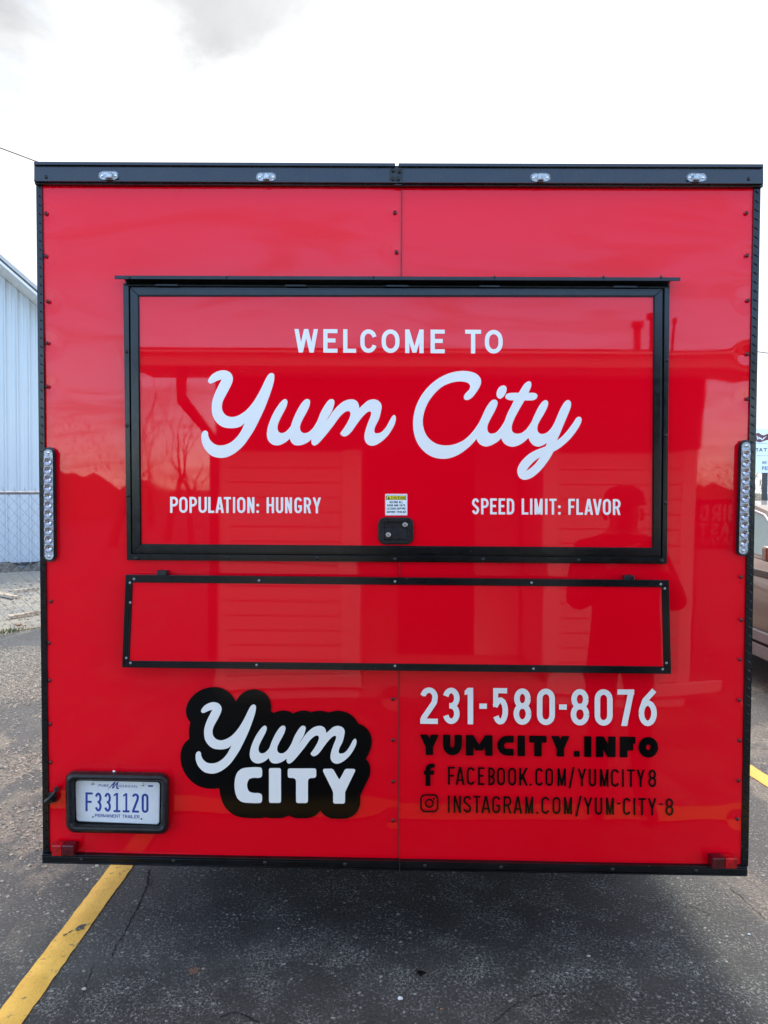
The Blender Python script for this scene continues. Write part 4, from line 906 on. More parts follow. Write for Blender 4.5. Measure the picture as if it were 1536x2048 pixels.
# unpaved lot beyond the fence, with an uneven near edge
fp = gnd(0, 1268); fq = gnd(76, 1256)
rnd = random.Random(4)
edge = []
dirx = (fq - fp); dirx.z = 0; dirx.normalize()
for k in range(120):
    s = -14 + k * .22; p_ = fp + dirx * s; edge.append((p_.x, p_.y + rnd.uniform(-.06, .06) + .08 * math.sin(k * .7), .006))
lv = edge + [(edge[-1][0] + 3, 60, .006), (edge[0][0] - 20, 60, .006)]
o = mesh_obj('unpaved_lot', lv, [tuple(range(len(lv)))], M['dirt']); tag(o, kind='structure')

def stripe(name, pts, w, jag, z=.004, m='lane'):
    v = []; r = random.Random(len(pts) * 7)
    P = [Vector((x, y, z)) for x, y in pts]; f = []
    Q = []
    for i in range(len(P) - 1):
        n = max(2, int((P[i + 1] - P[i]).length / .03))
        Q += [P[i].lerp(P[i + 1], k / n) for k in range(n)]
    Q.append(P[-1])
    for i, p_ in enumerate(Q):
        d = (Q[min(i + 1, len(Q) - 1)] - Q[max(i - 1, 0)]).normalized(); nn = Vector((-d.y, d.x, 0))
        v += [tuple(p_ + nn * (w / 2 + r.uniform(-jag, jag))), tuple(p_ - nn * (w / 2 + r.uniform(-jag, jag)))]
    f = [(2 * i, 2 * i + 1, 2 * i + 3, 2 * i + 2) for i in range(len(Q) - 1)]
    o = mesh_obj(name, v, f, M[m]); tag(o, kind='structure'); return o
a0, a1 = gnd(244.5, 1731), gnd(36, 2015)
dl = (a1 - a0).normalized(); e0 = a0 - dl * 1.6; e1 = a0 + dl * 1.75
stripe('parking_line', [(e0.x, e0.y), (e1.x, e1.y)], .105, .0022)
b0, b1 = gnd(1497, 1539), gnd(1536, 1564)
db = (b1 - b0).normalized()
stripe('parking_line', [tuple((b0 - db * 3)[:2]), tuple((b0 + db * 3.2)[:2])], .11, .003)
stripe('parking_line', [(-6.5, -1.42), (-1, -1.36), (5.5, -1.28)], .20, .004, z=.0075)
# worn-off patches on the near line
for (cx_, cy_, wd, ht) in ((137, 1865, 11, 7), (165, 1853, 16, 8), (150, 1890, 5, 3)):
    lp = []
    for k in range(14):
        a = 2 * math.pi * k / 14; rr_ = rnd.uniform(.45, 1.1); p_ = gnd(cx_ + wd * rr_ * math.cos(a) * .9 + wd * .5 * math.sin(a) * -1, cy_ + ht * rr_ * math.sin(a) - 3 * math.cos(a), .0062); lp.append(tuple(p_))
    o = mesh_obj('paint_wear', lp, [tuple(range(14))], M['asphalt']); tag(o, kind='structure')

# cracks: recess shown by a dark irregular groove with crumbled pale lips
M['crack'] = mat('crack_dirt', (.012, .011, .010), .95, build=wear(60, .6, .002, 200))
def crack(pix, w0, w1, seed):
    r = random.Random(seed); P = [gnd(x, y, .0022) for x, y in pix]; Q = []
    for i in range(len(P) - 1):
        n = max(2, int((P[i + 1] - P[i]).length / .008)); off = 0
        for k in range(n):
            off = off * .8 + r.uniform(-.0028, .0028); q = P[i].lerp(P[i + 1], k / n); Q.append(q + Vector((off, off * .4, 0)))
    Q.append(P[-1]); v = []
    for i, q in enumerate(Q):
        d = (Q[min(i + 1, len(Q) - 1)] - Q[max(i - 1, 0)]).normalized(); nn = Vector((-d.y, d.x, 0)); t = i / len(Q)
        w = (w0 + (w1 - w0) * t) * r.uniform(.35, 1.3)
        v += [tuple(q + nn * w), tuple(q - nn * w)]
    o = mesh_obj('pavement_crack', v, [(2 * i, 2 * i + 1, 2 * i + 3, 2 * i + 2) for i in range(len(Q) - 1)], M['crack']); tag(o, kind='structure')
crack([(298, 1738), (296, 1765), (284, 1800), (262, 1835), (250, 1865), (232, 1890), (222, 1915)], .0045, .0022, 1)
crack([(185, 1930), (178, 1955), (165, 1985)], .002, .0012, 2)
crack([(440, 2034), (465, 2024), (482, 2026), (500, 2036), (518, 2044)], .002, .003, 3)
crack([(1460, 1775), (1485, 1795), (1505, 1815), (1530, 1838)], .0016, .0016, 4)
crack([(985, 2046), (1020, 2015), (1070, 1990), (1100, 1985), (1160, 1990), (1200, 2010), (1222, 2036)], .0014, .0012, 5)
crack([(1270, 1790), (1300, 1808), (1340, 1815), (1385, 1812), (1420, 1830)], .0012, .0012, 6)
crack([(272, 1742), (300, 1745), (306, 1755), (301, 1772)], .0016, .0015, 7)

def pebbles(name, spots, m, seed):
    r = random.Random(seed); v = []; f = []
    for (x, y, z, s) in spots:
        b = len(v); sq = r.uniform(.4, .8); an = r.uniform(0, 6.3)
        for (i, j, k) in ((1, 0, 0), (0, 1, 0), (-1, 0, 0), (0, -1, 0), (0, 0, 1), (.6, .6, .55), (-.6, .6, .5), (0, -.75, .6)):
            u = s * r.uniform(.75, 1.2); X_, Y_ = i * u, j * u * .75
            v.append((x + X_ * math.cos(an) - Y_ * math.sin(an), y + X_ * math.sin(an) + Y_ * math.cos(an), z + (k * u * sq)))
        f += [tuple(b + q for q in t) for t in ((0, 5, 4), (5, 1, 4), (0, 1, 5), (1, 6, 4), (1, 2, 6), (6, 2, 4), (2, 7, 4), (2, 3, 7), (3, 0, 7), (7, 0, 4))]
    o = mesh_obj(name, v, f, m); return tag(o, kind='stuff')
def stone_mat(nt, b):
    g_ = nt.nodes.new('ShaderNodeNewGeometry'); 
    cr = _mix(nt, g_.outputs['Random Per Island'], (.15, .135, .11), (.46, .41, .32)); nt.links.new(cr, b.inputs['Base Color'])
M['stone'] = mat('pebble_stone', (.4, .38, .33), .8, build=stone_mat)
r = random.Random(11); sp_ = []
def lump(x, y): return .5 + .5 * math.sin(x * 2.1 + 1.3 * math.sin(y * 1.7)) * math.sin(y * 1.4 + 1.1 * math.sin(x * 2.3) + .6)
for k in range(26000):
    x = r.uniform(-6.5, -1.25); y = r.uniform(-1.2, 6.3)
    if r.random() < .25 * lump(x, y) ** 3: sp_.append((x, y, .001, r.choice([.004, .006, .008, .012])))
for k in range(34000):
    zz_ = 3.0 + 5.2 * r.random() ** .8; x = -zz_ * r.uniform(.38, .66); y = zz_ - 2.76; wy = y - .35 * x + r.gauss(0, .16)
    dn = max(.05, 1.0 if 4.4 < wy < 6.8 else 0, .85 if 2.6 < wy < 3.0 else 0, .5 if 1.5 < wy < 1.95 else 0, .07)
    if r.random() < dn and x < -1.32: sp_.append((x, y, .001, r.choice([.004, .005, .007, .010, .013])))
for k in range(9000):
    x = r.uniform(1.3, 5.5); y = r.uniform(-1.2, 9)
    if r.random() < lump(x + 3, y) ** 4: sp_.append((x, y, .001, r.choice([.003, .004, .006])))
for k in range(420):
    x = r.uniform(-1.1, 1.3); y = r.uniform(-1.2, .9)
    sp_.append((x, y, .001, r.choice([.0018, .0022, .003])))
pebbles('loose_gravel', sp_, M['stone'], 5); bpy.data.objects['loose_gravel']['label'] = 'pale gravel crumbs scattered over the asphalt either side of the trailer'
sp_ = []
for k in range(9000):
    s = r.uniform(-9, 4); p_ = fp + dirx * s; d = r.random() ** 1.5 * 7; sp_.append((p_.x - d * .1, p_.y + d + .05, .007, r.choice([.006, .009, .013, .02]) * (1 + d * .1)))
pebbles('lot_gravel', sp_, M['stone'], 6); bpy.data.objects['lot_gravel']['label'] = 'coarse pale gravel covering the unpaved lot behind the chain link fence'

# single bits lying on the asphalt
M['whitebit'] = mat('white_stone', (.72, .72, .70), .6, build=wear(90, .15, .002, 120))
def stone(px_, py_, s, m, label, cat='pebble', seed=0, flat=.6):
    rr_ = random.Random(seed); p_ = gnd(px_, py_, .003); bm = bmesh.new(); bmesh.ops.create_icosphere(bm, subdivisions=2, radius=1)
    for v_ in bm.verts:
        k = 1 + rr_.uniform(-.2, .2); v_.co = Vector((v_.co.x * s * k, v_.co.y * s * .8 * k, max(-.2, v_.co.z) * s * flat * k)) + p_
    me = bpy.data.meshes.new(cat.replace(' ', '_')); bm.to_mesh(me); bm.free(); me.materials.append(m)
    o = link(bpy.data.objects.new(cat.replace(' ', '_'), me)); return tag(o, label, cat)
stone(800, 1997, .0095, M['whitebit'], 'white lump of stone on the dark asphalt at the bottom centre', seed=1)
stone(168, 1978, .008, M['stone'], 'tan pebble lying just right of the near yellow line', seed=2)
stone(1177, 1912, .007, M['stone'], 'elongated pale pebble on dark asphalt below the trailer right half', seed=3)
stone(883, 2018, .0045, mat('rust_stone', (.4, .16, .06), .8, build=wear(90, .3)), 'small rust brown pebble at the bottom centre right of the white lump', seed=4)
stone(1498, 1869, .006, M['whitebit'], 'pale pebble near the right edge of the pavement', seed=5)
stone(557, 1857, .0035, M['whitebit'], 'tiny white pebble in the trailer shadow left of the tar spot', seed=6)
def splat(px_, py_, s, m, label, seed):
    rr_ = random.Random(seed); p_ = gnd(px_, py_, .003); v = [tuple(p_ + Vector((0, 0, .004)))]; n = 26
    for ring, zz_ in ((.55, .003), (1, .0005)):
        for k in range(n):
            a = 2 * math.pi * k / n; q = s * ring * (rr_.uniform(.45, 1.25) if ring == 1 else rr_.uniform(.8, 1.1)); v.append((p_.x + q * math.cos(a), p_.y + q * math.sin(a), p_.z + zz_))
    f = [(0, 1 + k, 1 + (k + 1) % n) for k in range(n)] + [(1 + k, 1 + n + k, 1 + n + (k + 1) % n, 1 + (k + 1) % n) for k in range(n)]
    o = mesh_obj('tar_spot', v, f, m); return tag(o, label, 'tar spot')
splat(841, 1946, .020, mat('tar', (.004, .004, .004), .35, build=wear(70, .3)), 'glossy black blot of tar on the asphalt below the trailer centre', 9)
# dry maple leaf
def leaf_mat(nt, b):
    co = nt.nodes.new('ShaderNodeTexCoord').outputs['Object']; n_ = _noise(nt, co, 60, 6, .6)
    nt.links.new(_mix(nt, n_, (.13, .065, .04), (.30, .17, .11)), b.inputs['Base Color'])
M['leaf'] = mat('dry_leaf', (.2, .1, .05), .7, build=leaf_mat)
LEAFO = [(0, -.25), (.06, -.02), (.35, -.18), (.30, -.02), (.62, .10), (.42, .17), (.72, .52), (.42, .44), (.34, .56), (.14, .36), (.22, .78), (.10, .72), (0, 1.0), (-.10, .72), (-.22, .78), (-.14, .36), (-.34, .56), (-.42, .44), (-.72, .52), (-.42, .17), (-.62, .10), (-.30, -.02), (-.35, -.18), (-.06, -.02)]
def leaf(p_, s, rz, label, seed, curl=.35):
    rr_ = random.Random(seed); v = [(0, .1, .02)] ; n = len(LEAFO)
    for x, y in LEAFO: v.append((x, y, .04 + curl * (x * x + (y - .2) ** 2) + rr_.uniform(-.05, .05)))
    for x, y in LEAFO: v.append((x * .5, .1 + (y - .1) * .5, .03 + curl * .3 * (x * x) + rr_.uniform(-.04, .04)))
    f = [(0, 1 + n + k, 1 + n + (k + 1) % n) for k in range(n)] + [(1 + n + k, 1 + k, 1 + (k + 1) % n, 1 + n + (k + 1) % n) for k in range(n)]
    R_ = Matrix.Translation(p_) @ Matrix.Rotation(rz, 4, 'Z') @ Matrix.Scale(s, 4)
    o = mesh_obj('dry_leaf', [tuple(R_ @ Vector(q)) for q in v], f, M['leaf'], smooth=True)
    sm = o.modifiers.new('solid', 'SOLIDIFY'); sm.thickness = .0008
    mb = MB(); mb.tube([R_ @ Vector((0, -.2, .04)), R_ @ Vector((.05, -.6, .06)), R_ @ Vector((.2, -.95, .1))], s * .022, 6); mb.build('leaf_stem', M['leaf'], o)
    return tag(o, label, 'leaf')
leaf(gnd(393, 1944, .004), .036, math.radians(75), 'curled brown maple leaf on the asphalt below the black logo', 5, .16)
leaf(gnd(39, 1251, .01), .09, 1.2, 'red brown dead leaf among weeds at the foot of the fence', 8, .5)

# ------------------------------------------------------------------ LEFT: fence, metal building, debris
z_f = 1.66
fd = dirx; F0 = fp - fd * 6; F1 = fp + fd * 3.4
fen = thing('chain_link_fence', 'galvanised chain link fence in front of the pale metal building', 'fence', (fp.x, fp.y, 0))
posts = [F0 + (F1 - F0) * (k / 4) for k in range(5)]
for p_ in posts:
    mb = MB(); mb.tube([(p_.x, p_.y, 0), (p_.x, p_.y, z_f + .03)], .03, 12); mb.tube([(p_.x, p_.y, z_f + .03), (p_.x, p_.y, z_f + .06)], [.034, .012], 12); mb.build('post', M['galv'], fen, smooth=True)
mb = MB(); mb.tube([(F0.x, F0.y, z_f), (F1.x, F1.y, z_f)], .021, 10); mb.build('top_rail', M['galv'], fen, smooth=True)
def P_f(s, z): q = F0 + fd * s; return Vector((q.x, q.y - .03, z))
LF = (F1 - F0).length; dw = .066; hz = .068
mb = MB(); nz_ = int((z_f - .05) / hz)
ncol = int(LF / dw)
for k in range(ncol):
    pts = []
    for j in range(nz_ + 1):
        s = (k + (j + k) % 2) * dw; q = P_f(s, z_f + .035 - j * hz); q.y += .003 * (1 if j % 2 else -1); pts.append(q)
    q0 = pts[0] + Vector((0, 0, .0)); mb.tube(pts, .0026, 3, cap=False)
    mb.tube([pts[0], pts[0] + Vector((.004, 0, .03))], .0026, 3, cap=False)
tag(mb.build('wire_mesh', M['galv'], fen), kind='stuff')

def sheet_metal(nt, b):
    co = nt.nodes.new('ShaderNodeTexCoord').outputs['Object']; n_ = _noise(nt, _map(nt, co, scale=(1, 1, .15)), 3, 6, .6)
    nt.links.new(_mix(nt, n_, (.43, .47, .49), (.53, .57, .59)), b.inputs['Base Color'])
M['sheet'] = mat('pale_blue_steel', (.56, .64, .70), .35, spec=.5, build=sheet_metal)
M['soffit'] = mat('white_soffit', (.70, .69, .66), .5, build=wear(4, .06))
M['roofm'] = mat('grey_roof_edge', (.40, .38, .36), .4, metal=.3, build=wear(4, .1))
M['dark'] = mat('dark_gutter', (.05, .05, .05), .4, build=wear(8, .3))
W0 = gnd(0, 1139); W1 = W0 + Vector((.56, .40, 0)) / .688 * .69     # wall line, receding to the right
wd = (W1 - W0).normalized(); wn_ = Vector((wd.y, -wd.x, 0))
ang = math.atan2(wd.y, wd.x)
bl = thing('metal_building', 'pale blue ribbed metal building with sloping white eave behind the fence', 'building', (W0.x, W0.y, 0), ang)
# local coords: x along the gable wall (0 at left frame edge), y into the building, z up
def BW(x, y, z): q = W0 + wd * x - wn_ * y; return Vector((q.x, q.y, z))
def solve_z(px_, py_):    # height on wall plane seen at a pixel
    d = ray(px_, py_); t = (W0 - CAM).dot(wn_) / d.dot(wn_); q = CAM + d * t; return (q - W0).dot(wd), q.z
xA, zA = solve_z(0, 549); xB, zB_ = solve_z(72, 611)
slope = (zB_ - zA) / (xB - xA)
def rake(x): return zA + slope * (x - xA)
xe = xA + (zA - 2.9) / -slope              # right eave corner
xs = -9.0
xp = (xe + xs) / 2
def top(x): return rake(x) if x > xp else rake(2 * xp - x)
# wall in ribbed panels, each 0.9 m wide panel its own part
pw = .915; x = xs; mats = M['sheet']
while x < xe - .02:
    x2 = min(x + pw, xe); mb = MB(); step = .2287; xx = x
    prof = []
    while xx < x2 - 1e-4:
        for dx_, dy_ in ((0, 0), (.075, 0), (.083, -.004), (.105, -.004), (.113, 0), (.185, 0), (.190, -.034), (.220, -.034)):
            if xx + dx_ < x2: prof.append((xx + dx_, dy_))
        xx += step
    prof.append((x2 - .001, 0))
    v = []; f = []
    for (a, d) in prof: v += [tuple(BW(a, d, .12)), tuple(BW(a, d, top(a) - .01))]
    f = [(2 * i, 2 * i + 2, 2 * i + 3, 2 * i + 1) for i in range(len(prof) - 1)]
    o = mesh_obj('wall_panel', v, f, M['sheet'], bl); x = x2
mb = MB()
DP = 14
v = [tuple(BW(xs, .01, 0)), tuple(BW(xe, .01, 0)), tuple(BW(xe, .01, top(xe))), tuple(BW(xp, .01, top(xp))), tuple(BW(xs, .01, top(xs)))]
v += [tuple(BW(xs, DP, 0)), tuple(BW(xe, DP, 0)), tuple(BW(xe, DP, top(xe))), tuple(BW(xp, DP, top(xp))), tuple(BW(xs, DP, top(xs)))]
mb.add(v, [(0, 1, 2, 3, 4), (9, 8, 7, 6, 5), (1, 6, 7, 2), (0, 4, 9, 5)]); mb.build('wall_core', M['sheet'], bl)
OV = .62
for sgn in (1, -1):
    def RX(u): return xp + sgn * u
    hw = (xe - xp) + .35
    A_, B_ = RX(0), RX(hw)
    zA_, zB2 = top(xp), rake(xp + hw)
    def strip(y0, y1, dz0, dz1, m, nm, parts=1):
        for k in range(parts):
            u0, u1 = hw * k / parts + (.003 if parts > 1 else 0), hw * (k + 1) / parts - (.003 if parts > 1 else 0)
            z0, z1 = rake(xp + u0), rake(xp + u1); mb = MB()
            mb.hexa([BW(RX(u0), y0, z0 + dz0), BW(RX(u1), y0, z1 + dz0), BW(RX(u1), y0, z1 + dz1), BW(RX(u0), y0, z0 + dz1), BW(RX(u0), y1, z0 + dz0), BW(RX(u1), y1, z1 + dz0), BW(RX(u1), y1, z1 + dz1), BW(RX(u0), y1, z0 + dz1)])
            mb.build(nm, m, bl)
    strip(-OV, .0, .0, .02, M['soffit'], 'soffit_panel', int(hw / .3))
    strip(-OV - .02, -OV, -.012, .05, M['soffit'], 'fascia')
    strip(-OV - .028, -OV - .005, .055, .08, M['dark'], 'drip_edge')
    strip(-OV - .05, DP + .3, .085, .17, M['roofm'], 'roof')
mb = MB(); mb.hexa([BW(xs, -.015, .06), BW(xe, -.015, .06), BW(xe, -.015, .13), BW(xs, -.015, .13), BW(xs, .01, .06), BW(xe, .01, .06), BW(xe, .01, .13), BW(xs, .01, .13)]); mb.build('base_trim', M['dark'], bl)
# debris boards, weeds
M['wood'] = mat('weathered_board', (.45, .36, .26), .8, build=wear(20, .4, .003, 60))
def plank(p0, p1, w, h, label):
    a = gnd(*p0, .02); b = gnd(*p1, .02); d = (b - a).normalized(); n = Vector((-d.y, d.x, 0)) * w / 2; up = Vector((0, 0, h)); mb = MB()
    tw = Vector((0, 0, h * .6))
    mb.hexa([a - n, b - n, b - n + up + tw, a - n + up, a + n, b + n, b + n + up, a + n + up + tw]); o = mb.build('board', M['wood'], bevel=.003)
    return tag(o, label, 'board')
plank((-6, 1189), (32, 1197), .12, .03, 'broken tan board at the far left on the gravel lot')
plank((30, 1184), (78, 1180), .035, .03, 'thin straight reddish board farther back on the gravel lot')
plank((18, 1237), (80, 1227), .05, .03, 'long pale board lying nearest the chain link fence')
def blades(name, spots, m, label, hmin, hmax, seed, lean=.6):
    r_ = random.Random(seed); v = []; f = []
    for (x, y) in spots:
        h_ = r_.uniform(hmin, hmax); a = r_.uniform(0, 6.3); w = h_ * .05 + .002; dx_, dy_ = math.cos(a), math.sin(a); l = r_.uniform(.1, lean) * h_
        b = len(v); v += [(x - dy_ * w, y + dx_ * w, .004), (x + dy_ * w, y - dx_ * w, .004), (x + dx_ * l * .4 + dy_ * w * .7, y + dy_ * l * .4 - dx_ * w * .7, h_ * .6), (x + dx_ * l * .4 - dy_ * w * .7, y + dy_ * l * .4 + dx_ * w * .7, h_ * .6), (x + dx_ * l, y + dy_ * l, h_)]
        f += [(b, b + 1, b + 2, b + 3), (b + 3, b + 2, b + 4)]
    o = mesh_obj(name, v, f, m); tag(o, label, kind='stuff'); return o
M['grass'] = mat('weed_green', (.10, .14, .04), .6, build=wear(5, .4)); M['straw'] = mat('dry_straw', (.42, .34, .2), .8, build=wear(5, .35))
sg = []; ss = []
for k in range(1300):
    s = rnd.gauss(-.2, 1.5); p_ = fp + fd * s; sg.append((p_.x + rnd.gauss(0, .03), p_.y + rnd.gauss(.02, .07)))
sg = [q for q in sg if math.sin(q[0] * 5.2 + 1) > .3]
for k in range(2600):
    s = rnd.uniform(-6, 3.4); p_ = fp + fd * s; ss.append((p_.x, p_.y + rnd.gauss(0, .12)))
blades('weeds', sg, M['grass'], 'low green weeds along the foot of the fence', .02, .065, 3)
blades('dry_grass', ss, M['straw'], 'dry straw and grass litter along the foot of the fence', .01, .045, 4, 2.0)
# dirt mound at the wall foot
mb = MB(); n = 60
v = []; f = []
for i in range(n):
    xx = -3 + i * .13; hh = .10 + .08 * math.sin(i * .9) + rnd.uniform(0, .07)
    v += [tuple(BW(xx, -.75, .004)), tuple(BW(xx, -.35, hh)), tuple(BW(xx, -.05, hh * .7)), tuple(BW(xx, .0, .0))]
for i in range(n - 1):
    for k in range(3): f.append((4 * i + k, 4 * i + 4 + k, 4 * i + 5 + k, 4 * i + 1 + k))
o = mesh_obj('dirt_mound', v, f, mat('dark_soil', (.12, .105, .085), .95, build=wear(9, .5, .02, 30)), smooth=True); tag(o, 'low bank of dark soil heaped against the foot of the metal building', kind='stuff')

# overhead cables
M['cable'] = mat('grey_cable', (.16, .15, .15), .6, build=wear(10, .2))
def cable(P, r_, label):
    pts = []; a, b = P
    for k in range(25): t = k / 24; q = a.lerp(b, t); q.z -= 4 * t * (1 - t) * (b - a).length * .0; pts.append(q)
    mb = MB(); mb.tube(pts, r_, 8); return tag(mb.build('overhead_cable', M['cable'], smooth=True), label, 'cable', None)
c0 = at(0, 295.5, 6.6); c1 = at(84, 327, 7.6); dc = c1 - c0
cable((c0 - dc * 14, c0 + dc * 9), .009, 'grey cable sloping down behind the top left corner of the trailer')
c0 = at(1512, 703, 22); c1 = at(1538, 706.5, 22.6); dc = c1 - c0
cable((c0 - dc * 14, c0 + dc * 20), .016, 'thin distant cable crossing the white sky right of the trailer')

# ------------------------------------------------------------------ RIGHT: parked cars, sign
def car(name, label, loc, rz, paint, clad, glass, rack=None, L_=4.75, W_=1.85, Hh=1.68, belt=1.10):
    """local: +y is forward (nose), x across; body from lofted cross sections"""
    t = thing(name, label, 'car', loc, rz)
    T_ = Matrix.Translation(loc) @ Matrix.Rotation(rz, 4, 'Z')
    def emit(nm, v, f, m, par=t, smooth=True):
        o = mesh_obj(nm, [tuple(T_ @ Vector(q)) for q in v], f, m, par, smooth); fix_normals(o.data); return o
    hw = W_ / 2
    # lower body loft, y stations: (y, half width, bottom z, top z)
    stn = [(-L_ / 2, .78, .42, .92), (-L_ / 2 + .12, .88, .34, belt - .02), (-L_ / 2 + .7, .97, .30, belt), (-.8, 1.0, .28, belt), (.3, 1.0, .28, belt - .01), (L_ / 2 - 1.35, 1.0, .29, belt - .04), (L_ / 2 - .9, .98, .30, belt - .10), (L_ / 2 - .25, .90, .34, .86), (L_ / 2, .74, .42, .66)]
    v = []; f = []
    for (y, k, z0, z1) in stn:
        w = hw * k; v += [(-w * .94, y, z0), (-w, y, z0 + (z1 - z0) * .38), (-w * .985, y, z0 + (z1 - z0) * .78), (-w * .93, y, z1), (0, y, z1 + .035), (w * .93, y, z1), (w * .985, y, z0 + (z1 - z0) * .78), (w, y, z0 + (z1 - z0) * .38), (w * .94, y, z0)]
    m_ = 9
    for i in range(len(stn) - 1):
        for k in range(m_): f.append((i * m_ + k, i * m_ + (k + 1) % m_, (i + 1) * m_ + (k + 1) % m_, (i + 1) * m_ + k))
    f += [tuple(range(m_)), tuple((len(stn) - 1) * m_ + k for k in reversed(range(m_)))]
    emit('body', v, f, paint)
    # greenhouse
    gh = [(-L_ / 2 + .12, belt - .03, .0), (-L_ / 2 + .38, Hh - .06, 1), (-L_ / 2 + .75, Hh, 1), (.35, Hh - .01, 1), (.62, Hh - .06, 1), (L_ / 2 - 1.0, belt - .07, 0)]
    def ringpts(y, z, k): w = hw * (.91 if k == 0 else .73); return [(-w, y, z), (w, y, z)]
    v = []; top_ = gh
    for (y, z, k) in gh:
        v += ringpts(y, z, k)
    base_y = [g_[0] for g_ in gh]
    f = [(2 * i, 2 * i + 2, 2 * i + 3, 2 * i + 1) for i in range(len(gh) - 1)]
    # side glass bottoms
    b = len(v)
    for (y, z, k) in gh: v += [(-hw * .93, y, belt - .02), (hw * .93, y, belt - .02)]
    for i in range(len(gh) - 1):
        f += [(2 * i, b + 2 * i, b + 2 * i + 2, 2 * i + 2), (2 * i + 1, 2 * i + 3, b + 2 * i + 3, b + 2 * i + 1)]
    emit('cabin', v, f, paint, smooth=False)
    # glass set 4 mm proud of the cabin with pillars left between
    def side_pt(y, s, u, sx_):           # u 0 at belt, 1 at roof
        zt_ = np.interp(y, [g_[0] for g_ in gh], [g_[1] for g_ in gh]); kk = np.interp(y, [g_[0] for g_ in gh], [g_[2] for g_ in gh])
        wt = hw * (.91 + (.73 - .91) * kk); zb_ = belt - .02; z = zb_ + (zt_ - zb_) * u; w = hw * .93 + (wt - hw * .93) * u
        return (sx_ * (w + .004), y, z)
    wins = [(-L_ / 2 + .48, -1.02), (-.94, -.02), (.06, L_ / 2 - 1.42)]
    for sx_ in (-1, 1):
        for (ya, yb) in wins:
            n = 8; v = []
            for i in range(n + 1):
                y = ya + (yb - ya) * i / n; v += [side_pt(y, 0, .10, sx_), side_pt(y, 0, .88, sx_)]
            g_o = emit('side_window', v, [(2 * i, 2 * i + 2, 2 * i + 3, 2 * i + 1) for i in range(n)], glass)
            mb = MB(); mb.tube([T_ @ Vector(side_pt(ya + (yb - ya) * i / n, 0, .91, sx_)) for i in range(n + 1)], .011, 6); mb.build('window_trim', M['whitebit'], g_o, smooth=True)
    ws = [(-hw * .80, L_ / 2 - 1.06, belt - .02), (hw * .80, L_ / 2 - 1.06, belt - .02), (hw * .66, .66, Hh - .085), (-hw * .66, .66, Hh - .085)]
    emit('windscreen', [(x, y + .012, z + .012) for x, y, z in ws], [(0, 1, 2, 3)], glass)
    rw = [(-hw * .78, -L_ / 2 + .15, belt + .06), (hw * .78, -L_ / 2 + .15, belt + .06), (hw * .66, -L_ / 2 + .36, Hh - .11), (-hw * .66, -L_ / 2 + .36, Hh - .11)]
    emit('rear_window', [(x, y - .012, z + .006) for x, y, z in rw], [(0, 1, 2, 3)], glass)
    for sx_ in (-1, 1):
        def slab(nm, x0, x1, y0, y1, z0, z1, m, bev=.01):
            mb = MB(); mb.box(min(x0, x1), max(x0, x1), y0, y1, z0, z1); mb.v = [tuple(T_ @ Vector(q)) for q in mb.v]; return mb.build(nm, m, t, bevel=bev)
        slab('lower_cladding', sx_ * hw * .96, sx_ * (hw + .012), -L_ / 2 + 1.25, L_ / 2 - 1.3, .285, .40, clad)
        slab('lower_cladding', sx_ * hw * .97, sx_ * (hw + .018), -L_ / 2 + 1.25, L_ / 2 - 1.3, .425, .52, clad)
        slab('body_moulding', sx_ * hw * .97, sx_ * (hw + .008), -L_ / 2 + .6, L_ / 2 - .9, belt - .17, belt - .105, M['cardark'])
        slab('headlight', sx_ * hw * .55, sx_ * hw * .86, L_ / 2 - .22, L_ / 2 - .03, .62, .76, M['lens'], .02)
        slab('tail_lamp', sx_ * hw * .70, sx_ * hw * .87, -L_ / 2 - .01, -L_ / 2 + .1, .72, .98, M['tail'], .02)
        slab('mirror', sx_ * (hw - .03), sx_ * (hw + .16), L_ / 2 - 1.22, L_ / 2 - 1.12, belt + .0, belt + .13, paint, .02)
        for yy in (-.45, .55): slab('door_handle', sx_ * (hw - .01), sx_ * (hw + .022), yy, yy + .16, belt - .09, belt - .065, paint, .005)
        for yw in (-L_ / 2 + .88, L_ / 2 - .92):
            mb = MB(); n = 26; prof = [(.19, -.10), (.30, -.11), (.335, -.085), (.335, .085), (.30, .11), (.19, .10)]; v = []
            for (r_, w) in prof: v += [(sx_ * (hw - .10) + w, yw + r_ * math.cos(2 * math.pi * k / n), .335 + r_ * math.sin(2 * math.pi * k / n)) for k in range(n)]
            wl = emit('wheel', v, [(j * n + k, j * n + (k + 1) % n, (j + 1) * n + (k + 1) % n, (j + 1) * n + k) for j in range(5) for k in range(n)], M['rubber'])
            mb.tube([(sx_ * (hw - .16), yw, .335), (sx_ * (hw - .01), yw, .335)], .2, 22); mb.v = [tuple(T_ @ Vector(q)) for q in mb.v]; mb.build('rim', M['steel'], wl)
    if rack:
        for sx_ in (-1, 1):
            mb = MB(); mb.tube([(sx_ * hw * .62, -L_ / 2 + .6, Hh - .02), (sx_ * hw * .62, -L_ / 2 + .7, Hh + .06), (sx_ * hw * .62, .2, Hh + .06), (sx_ * hw * .62, .35, Hh - .02)], .014, 8); mb.v = [tuple(T_ @ Vector(q)) for q in mb.v]; mb.build('roof_rail', M['rubber'], t, smooth=True)
        for yy in (-1.3, -.2):
            mb = MB(); mb.tube([(-hw * .62, yy, Hh + .065), (hw * .62, yy, Hh + .065)], .012, 8); mb.v = [tuple(T_ @ Vector(q)) for q in mb.v]; mb.build('cross_bar', M['rubber'], t, smooth=True)
    return t
M['cardark'] = mat('brown_moulding', (.05, .03, .02), .4, build=wear(8, .2))
M['gold'] = mat('tan_metallic_paint', (.21, .135, .10), .28, metal=.45, spec=.5, coat=.6, build=wear(2, .06))
